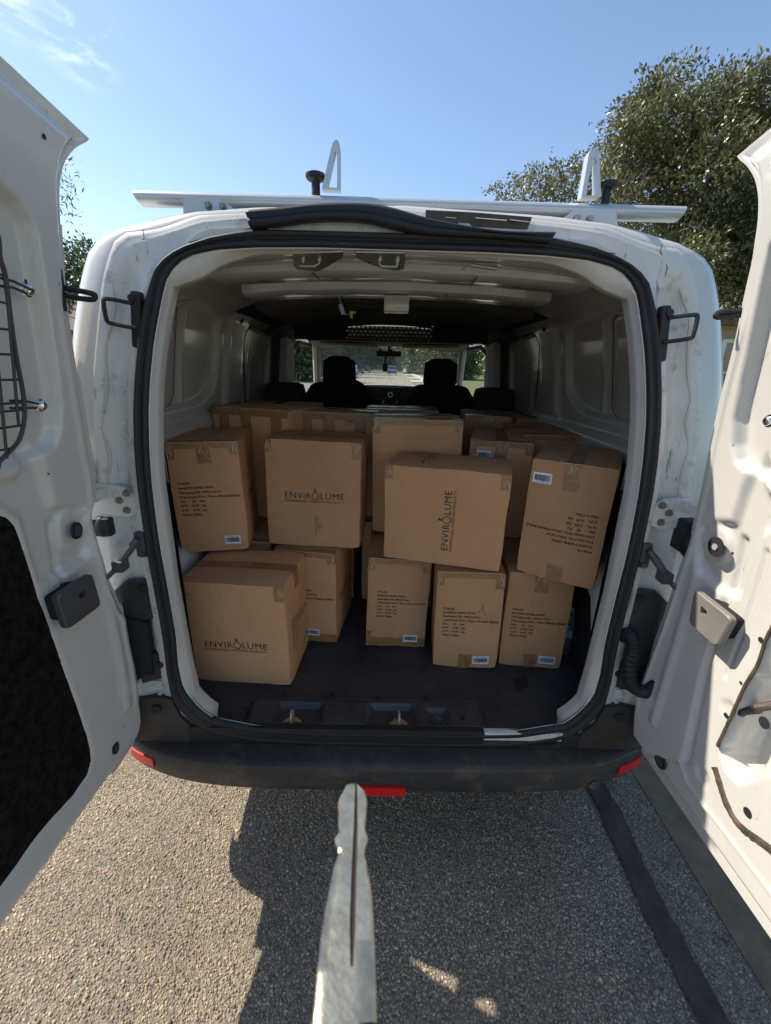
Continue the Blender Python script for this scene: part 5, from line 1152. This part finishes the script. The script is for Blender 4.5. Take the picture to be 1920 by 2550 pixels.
# upper row, front
carton('carton top left, tall narrow printed face with white barcode label at its lower right', (-.681, .593, .963), (10.3, 0, -.8), (.241, .358, .409), 1,
       [('F', 'info', .025, .270, .125, 0), ('F', 'label', .186, .045, .056, 0), ('R', 'logo', .19, .19, .20, 0)], 'TEC')
carton('carton with upright word logo and a torn spot below it, top row', (-.288, .609, .961), (-3.4, -.3, .8), (.356, .253, .412), 2,
       [('F', 'logo', .182, .205, .225, 0), ('F', 'tear', .185, .130, 0, 0), ('F', 'crease', .178, .22, .175, PI/2)], 'XC')
carton('carton turned on its side so the word logo reads upward, resting on the lower row', (.203, .454, .968), (-13.8, 1.6, .3), (.418, .23, .352), 3,
       [('F', 'logo', .222, .168, .222, PI/2), ('T', 'info', .165, .215, .105, -PI/2), ('T', 'label', .345, .165, .040, 0), ('F', 'crease', .27, .175, .1, 0)], 'C')
carton('tilted carton at the right with upside-down print and a barcode label', (.633, .405, .963), (-29.2, 1.0, 1.0), (.251, .355, .404), 4,
       [('F', 'info2', .222, .125, .128, PI), ('F', 'label', .040, .345, .058, PI)], 'TB')
# lower row, front
carton('carton nearest the sill at lower left with word logo low on its front', (-.509, .332, .556), (-4.3, 1.0, -.5), (.359, .265, .397), 5,
       [('F', 'logo', .176, .160, .220, 0), ('R', 'info', .045, .240, .12, 0), ('R', 'label', .215, .06, .05, 0), ('F', 'crease', .11, .22, .16, PI/2), ('F', 'crease', .145, .25, .13, PI/2), ('F', 'crease', .08, .33, .10, -.15), ('T', 'crease', .14, .0, .25, PI/2), ('T', 'crease', .21, .0, .25, PI/2+.1)], 'XC')
carton('carton half hidden behind the lower left one, barcode label at the foot of its front', (-.309, .600, .556), (-7.7, 0, .3), (.246, .30, .400), 6,
       [('F', 'info', .028, .255, .125, 0), ('F', 'label', .150, .045, .052, 0), ('R', 'logo', .15, .19, .20, 0)], 'ECb')
carton('carton at bottom centre, taped round its foot, standing alone before the dark gap', (.032, .591, .556), (-.2, -.3, 1.0), (.241, .339, .390), 7,
       [('F', 'info2', .040, .250, .115, 0), ('F', 'label', .178, .040, .056, 0), ('F', 'crease', .05, .03, .33, PI/2)], 'ECb')
carton('lower right carton of the pair with a forked tear beside its print', (.306, .484, .556), (-5, .2, -1.0), (.240, .365, .404), 8,
       [('F', 'info', .030, .260, .122, 0), ('F', 'label', .178, .040, .060, 0), ('F', 'crow', .168, .285, 0, 0)], 'ECB')
carton('outermost carton on the lower right, in front of the water bottle', (.558, .492, .556), (-5.8, .4, -.3), (.233, .365, .400), 9,
       [('F', 'info', .028, .255, .120, 0), ('F', 'label', .178, .040, .060, 0)], 'TB')
# lower row, behind
carton('carton wedged behind the lower left front carton, only its taped top edge showing', (-.585, .70, .556), (-2, 0, 0), (.235, .34, .402), 10, [], 'TE')
for i, (x, y, lab) in enumerate(((-.60, 1.06, 'bottom row carton behind, left wall side, in deep shade'), (-.29, .93, 'bottom row carton in the dark gap left of the centre stack'), (.0, .96, 'bottom row carton behind the taped centre carton'), (.31, .90, 'bottom row carton behind the one with the forked tear'), (.60, .93, 'bottom row carton behind the outermost right one'))):
    carton(lab, (x, y, .556), (2-i, 0, 0), (.25, .37 if i != 1 else .30, .403), 20+i, [], 'TE')
# upper row, behind
carton('tall plain carton standing in the middle, seen over the sideways one', (.101, .775, .961), (0, 0, 0), (.356, .25, .478), 11, [('F', 'label', .09, .30, .001, 0)][:0], 'XCE')
carton('shaded carton behind the sideways one, barcode label at its upper left, tape over its top', (.475, .825, .961), (-13, 0, 0), (.248, .383, .402), 12, [('F', 'label', .058, .345, .056, PI)], 'TEC')
carton('dark carton by the right wall behind the tilted one', (.690, .955, .961), (-3, 0, 0), (.255, .40, .415), 13, [], 'XE')
carton('large shaded carton at the far left behind the top left one', (-.572, .930, .961), (-17, 0, 0), (.375, .25, .486), 14, [], 'V')
carton('large shaded carton with handwritten number on its upper edge, left of centre', (-.240, .975, .961), (-8, 0, 0), (.365, .248, .474), 15, [('F', 'mark', .255, .425, .028, .5)], 'VX')
carton('farthest carton in the middle, shiny tape on its top, in front of the dashboard', (.07, 1.45, .961), (-3, 0, 0), (.40, .30, .450), 16, [('T', 'label', .19, .12, .05, .2)], 'XE')
carton('carton far back at the right behind the passenger seat', (.53, 1.40, .961), (-6, 0, 0), (.25, .37, .440), 17, [], 'TE')
carton('carton far back in the right corner against the wall', (.765, 1.46, .961), (2, 0, 0), (.19, .37, .425), 18, [], 'TE')
carton('carton far back left behind the large shaded ones', (-.60, 1.36, .961), (-4, 0, 0), (.40, .36, .462), 19, [], 'TE')
for i, (x, y, lab) in enumerate(((.07, 1.42, 'bottom row carton far back under the middle one'), (.55, 1.42, 'bottom row carton far back on the right'), (-.58, 1.42, 'bottom row carton far back on the left'))):
    carton(lab, (x, y, .556), (0, 0, 0), (.42, .36, .403), 40+i, [], 'T')
# ------------------------------------------------------------------ water bottle
PET = bpy.data.materials.new('clear_bottle'); PET.use_nodes = True; b = PET.node_tree.nodes['Principled BSDF']
b.inputs['Base Color'].default_value = (.80, .92, 1, 1); b.inputs['Roughness'].default_value = .06; b.inputs['Transmission Weight'].default_value = .85; b.inputs['IOR'].default_value = 1.33
LBL = mat('pale_blue_label', (.28, .42, .60), .4)
def lathe(mb, cx, cy, prof, n=20):
    V = []; 
    for r, z in prof: V += [(cx+r*math.cos(2*math.pi*k/n), cy+r*math.sin(2*math.pi*k/n), z) for k in range(n)]
    Fc = [(i*n+k, i*n+(k+1) % n, (i+1)*n+(k+1) % n, (i+1)*n+k) for i in range(len(prof)-1) for k in range(n)]
    Fc += [tuple(range(n))[::-1], tuple(range((len(prof)-1)*n, len(prof)*n))]; return mb.add(V, Fc)
for i, (x, y, lab, rz) in enumerate(((.716, .415, 'clear ribbed plastic water bottle standing right of the lower right carton', 0),)):
    bt = empty('water_bottle', (x, y, FZ+.004), lab, 'bottle')
    pr = [(.026, 0), (.031, .006)]+[(.031+(.0018 if k % 2 else -.0012), .014+k*.0075) for k in range(8)]+[(.032, .078), (.032, .112)]+[(.031+(.0015 if k % 2 else -.001), .118+k*.007) for k in range(4)]+[(.030, .150), (.022, .175), (.0135, .186), (.0130, .196)]
    lathe(MB(), 0, 0, pr, 24).build('bottle_body', PET, bt)
    lathe(MB(), 0, 0, [(.0325, .080), (.0327, .081), (.0327, .110), (.0325, .111)], 24).build('label_band', LBL, bt)
    lathe(MB(), 0, 0, [(.0145, .190), (.0150, .192), (.0150, .205), (.013, .207)], 20).build('cap', ALU, bt)
# ================================================================== ROOF RACK, LOOSE STRIP, KEY
RK = empty('roof_rack', parent=VAN)
def bar(y0, z0, name='crossbar', xl=-.627, xr=.660):
    n = 28; V = []; 
    for x, cut in ((xl, .007), (xl+.02, 0), (0, 0), (xr-.02, 0), (xr, -.007)):
        for k in range(n):
            a = 2*math.pi*k/n; cy, cz = math.cos(a)*.022, math.sin(a)*.0158; V.append((x+cut*(-cz/.0158), y0+cy, z0+cz*(1+.25*math.cos(a)*0)))
    Fc = [(i*n+k, i*n+(k+1) % n, (i+1)*n+(k+1) % n, (i+1)*n+k) for i in range(4) for k in range(n)]+[tuple(range(n))[::-1], tuple(range(4*n, 5*n))]
    b = MB().add(V, Fc).build(name, ALU, RK); return b
BY, BZ = .165, 1.990
bar(BY, BZ); bar(1.35, BZ+.02)
for s, cxm in ((-1, 0), (1, 0)):
    p = [hy(a, b, BY-.035) for a, b in ((455, 530), (462, 489), (548, 497), (585, 521))] if s < 0 else [hy(a, b, BY-.035) for a, b in ((1406, 541), (1428, 524), (1532, 521), (1538, 563))]
    p = [(a[0], a[2]) for a in p]; zt = 1.935
    poly = [(p[0][0], zt), (p[0][0]+.006, p[1][1]), (p[2][0], p[2][1]), (p[3][0], p[3][1]), (p[3][0], zt)] if s < 0 else [(p[0][0], zt), (p[0][0], p[0][1]), (p[1][0], p[1][1]), (p[2][0], p[2][1]), (p[3][0], p[3][1]-.0), (p[3][0], zt)]
    MB().prism(poly, lambda u, v, w_: (u, BY-.033-.004*w_, v)).build('mounting_foot', ALU, RK)
    MB().prism(poly, lambda u, v, w_: (u, BY+.036-.004*w_, v)).build('mounting_foot', ALU, RK)
    for px, py in (((516, 510), (552, 512)) if s < 0 else ((1439, 543), (1472, 544))):
        c = hy(px, py, BY-.045); MB().disc((c[0], BY-.037, c[2]), (0, -1, 0), .0085, .002, 16).disc((c[0], BY-.039, c[2]), (0, -1, 0), .006, .010, 6).build('foot_bolt', ZINC, RK)
for pts, kn in (([(804, 474), (818, 474), (834, 372), (838, 366), (843, 372), (844, 476), (848, 476)], (786, 432, 474)), ([(1442, 496), (1470, 385), (1478, 375), (1485, 385), (1488, 495)], (1513, 454, 494))):
    y = BY
    if kn[0] < 1000: outl = [(803, 475), (829, 364), (837, 353), (845, 358), (848, 370), (848, 478)]; inn = [(816, 471), (835, 385), (838, 374), (841, 385), (841, 473)]
    else: outl = [(1442, 497), (1461, 386), (1470, 374), (1479, 373), (1486, 382), (1491, 495)]; inn = [(1454, 492), (1469, 405), (1474, 394), (1480, 405), (1481, 491)]
    o3 = [hy(a, b, y) for a, b in outl]; i3 = [hy(a, b, y) for a, b in inn]
    def res(P, n=40):
        P = [np.array(p) for p in P]; P = P+[P[0]]; L = np.cumsum([0]+[np.linalg.norm(b-a) for a, b in zip(P[:-1], P[1:])]); out = []
        return [np.array([np.interp(t, L, [p[k] for p in P]) for k in range(3)]) for t in np.linspace(0, L[-1], n, endpoint=False)]
    A = res(o3, 48); ci = np.mean(i3, 0); B_ = []
    ang = lambda p: math.atan2(p[2]-ci[2], p[0]-ci[0]); Bi = res(i3, 400); ba = np.array([ang(p) for p in Bi])
    for p in A: d = np.abs((ba-ang(p)+math.pi) % (2*math.pi)-math.pi); B_.append(Bi[int(np.argmin(d))])
    n = len(A); V = [tuple(p+np.array([0, dy, 0])) for dy in (-.012, .012) for p in A]+[tuple(p+np.array([0, dy, 0])) for dy in (-.012, .012) for p in B_]
    Fc = []
    for i in range(n):
        j = (i+1) % n; Fc += [(i, j, n+j, n+i), (2*n+i, 3*n+i, 3*n+j, 2*n+j), (i, 2*n+i, 2*n+j, j), (n+i, n+j, 3*n+j, 3*n+i)]
    MB().add(V, Fc).build('ladder_stop', ALU, RK)
    kx, ky, kb = kn; top = hy(kx, ky+14, y+.0); bt_ = hy(kx, kb, y); 
    k = MB(); lathe(k, top[0], y, [(.010, BZ+.010), (.010, top[2]-.006), (.013, top[2]-.004), (.020, top[2]-.002), (.0235, top[2]+.004), (.023, top[2]+.009), (.016, top[2]+.012), (.004, top[2]+.0125)], 20)
    k.build('clamp_knob', RUBBER, RK)
# drip rail / roof edge return behind the seal header with pressed bumps
for px in ([(468, 603), (488, 584), (515, 571), (576, 568), (634, 566), (590, 577), (520, 590)], [(1366, 606), (1391, 595), (1478, 597), (1503, 616), (1536, 631), (1500, 626), (1440, 612)]):
    pts = [(hl(a, b, .0)[0], hl(a, b, .0)[2]) for a, b in px]
    MB().prism(pts, lambda u, v, w_: (u, lean(v)+.010-.010*w_, v)).build('header_pressing', PAINT, VAN)
# grimy glue patch and the loose rubber strip
def onface(px, py, o_=0.0): p = hl(px, py, o_); return tuple(p)
q = [onface(a, b, .008) for a, b in ((1060, 523), (1180, 529), (1325, 541), (1313, 571), (1175, 563), (1172, 555), (1141, 553), (1138, 560), (1060, 545))]
MB().prism([(p[0], p[2]) for p in q], lambda u, v, w_: (u, lean(v)+.012-.005*w_, v)).build('glue_residue', GRIME, VAN)
for a, b, w_ in (((1185, 543), (1262, 549), .0016), ((1270, 547), (1318, 553), .0012), ((1110, 541), (1135, 543), .0008)):
    MB().tube([onface(*a, .004), onface(*b, .004)], w_, 5, flat=.6).build('glue_scrape', SEAL, VAN)
top = smooth_pts([onface(a, b, -.012) for a, b in ((615, 527), (700, 520), (780, 512), (865, 509), (920, 511), (980, 521), (1060, 545), (1150, 565), (1230, 578), (1300, 582), (1380, 583))], 6)
bot = smooth_pts([onface(a, b, -.012) for a, b in ((625, 567), (700, 560), (780, 549), (865, 548), (920, 553), (980, 567), (1060, 583), (1150, 588), (1230, 592), (1300, 597), (1366, 603))], 6)
P = []
for t, d in ((0, .010), (.02, .0), (.10, -.010), (.28, -.016), (.5, -.008), (.62, -.012), (.85, -.016), (.97, -.006), (1, .008)):
    P.append([(a[0]*(1-t)+b[0]*t, a[1]*(1-t)+b[1]*t+d, a[2]*(1-t)+b[2]*t) for a, b in zip(top, bot)])
V, Fc = grid(P); LS = pyd('loose_rubber_strip', V, Fc, RUBBER, VAN); md = LS.modifiers.new('thickness', 'SOLIDIFY'); md.thickness = .003
# ------------------------------------------------------------------ the key in the foreground
L = [(875, 1950), (862, 1953), (856, 1966), (845, 1985), (841, 2000), (843, 2018), (842, 2046), (843, 2058), (848, 2065), (840, 2076), (833, 2086), (836, 2096), (842, 2107), (843, 2122), (838, 2140), (831, 2157), (823, 2199), (810, 2262), (800, 2325), (791, 2409), (783, 2493), (778, 2550)]
Rr = [(880, 1950), (894, 1954), (900, 1962), (909, 1968), (914, 1989), (912, 2018), (909, 2048), (910, 2064), (914, 2075), (916, 2088), (908, 2110), (909, 2128), (912, 2140), (914, 2160), (919, 2178), (925, 2220), (928, 2262), (932, 2346), (935, 2430), (937, 2550)]
tipP = CAM+.150*ray(878, 1950); endP = CAM+.092*ray(858, 2550); ax = (tipP-endP)/np.linalg.norm(tipP-endP); side = AR-ax*(AR@ax); side /= np.linalg.norm(side); nrm = np.cross(side, ax)
if nrm @ (CAM-tipP) < 0: nrm = -nrm
def kp(px, py): p = hit(px, py, nrm, tipP)-tipP; return p@side, p@ax
Lk = np.array([kp(*p) for p in L]); Rk = np.array([kp(*p) for p in Rr]); gl = np.array([kp(*p) for p in ((884, 1955), (879, 2050), (872, 2180), (867, 2300), (872, 2400))]); gr = np.array([kp(*p) for p in ((890, 1955), (893, 2050), (890, 2180), (888, 2300), (880, 2400))])
tmin = kp(858, 2550)[1]; ts = np.linspace(0, tmin, 70); rows = []; 
def itp(A, t): i = np.argsort(A[:, 1]); return float(np.interp(t, A[i, 1], A[i, 0]))
tg = kp(870, 2405)[1]; th = .0019
for t in ts:
    l, r = itp(Lk, t), itp(Rk, t); gdep = .0009 if (t > tg) else 0.
    a, b = (itp(gl, t), itp(gr, t)); a, b = a+(b-a)*.25, b-(b-a)*.2; a = min(max(a, l+.0006), r-.001); b = min(max(b, a+.0001), r-.0004)
    l2 = l+(r-l)*.17
    h2 = .0005 if t > kp(850, 2400)[1] and t < kp(850, 2120)[1] else 0
    row = [(l, 0), (l, th*.8), (l+(r-l)*.04, th-h2), (l2, th-h2), (l2+.0003, th), (a-.0002, th), (a+.0001, th-gdep), (b-.0001, th-gdep), (b+.0002, th), (r-(r-l)*.05, th), (r, th*.75), (r, 0)]
    rows.append([tuple(tipP+side*x+ax*t+nrm*(z-th)) for x, z in row])
KEY = empty('key', tuple(endP), 'worn nickel key blade held up close in front of the camera, pointing at the bumper', 'key')
V, Fc = grid(rows); V = V-endP; n = len(V); back = V-np.array(nrm)*.0004
m_ = len(rows[0])
kb = pyd('blade', V, list(Fc)+[tuple(range(m_))], KEYM, KEY); kb.data.set_sharp_from_angle(angle=R_(35))
back = [(tuple(np.array(r[0])-endP), tuple(np.array(r[-1])-endP)) for r in rows]; V2 = [p for q in back for p in q]
pyd('blade_back', V2, [(2*i, 2*i+1, 2*i+3, 2*i+2) for i in range(len(rows)-1)], KEYM, KEY)
gt = [t for t in ts if t > tg]; P = []
for t in gt:
    a, b = itp(gl, t), itp(gr, t); a, b = a+(b-a)*.25, b-(b-a)*.2; P.append([tuple(tipP+side*(a+.0001)+ax*t+nrm*(-.00075)-endP), tuple(tipP+side*(b-.0001)+ax*t+nrm*(-.00075)-endP)])
Vv, Fc = grid(P); pyd('groove', Vv, Fc, KEYG, KEY)  # dark strip along the groove floor
# bow of the key, below the frame
bc = endP-ax*.018; V = []; n = 28
for w_ in (0, -.0022):
    for k in range(n): a = 2*math.pi*k/n; V.append(tuple(bc+side*math.cos(a)*.013+ax*math.sin(a)*.0185+nrm*w_-endP))
MB().add(V, [tuple(range(n)), tuple(range(2*n-1, n-1, -1))]+[(k, n+k, n+(k+1) % n, (k+1) % n) for k in range(n)]).build('bow', KEYM, KEY)
bpy.context.view_layer.update()
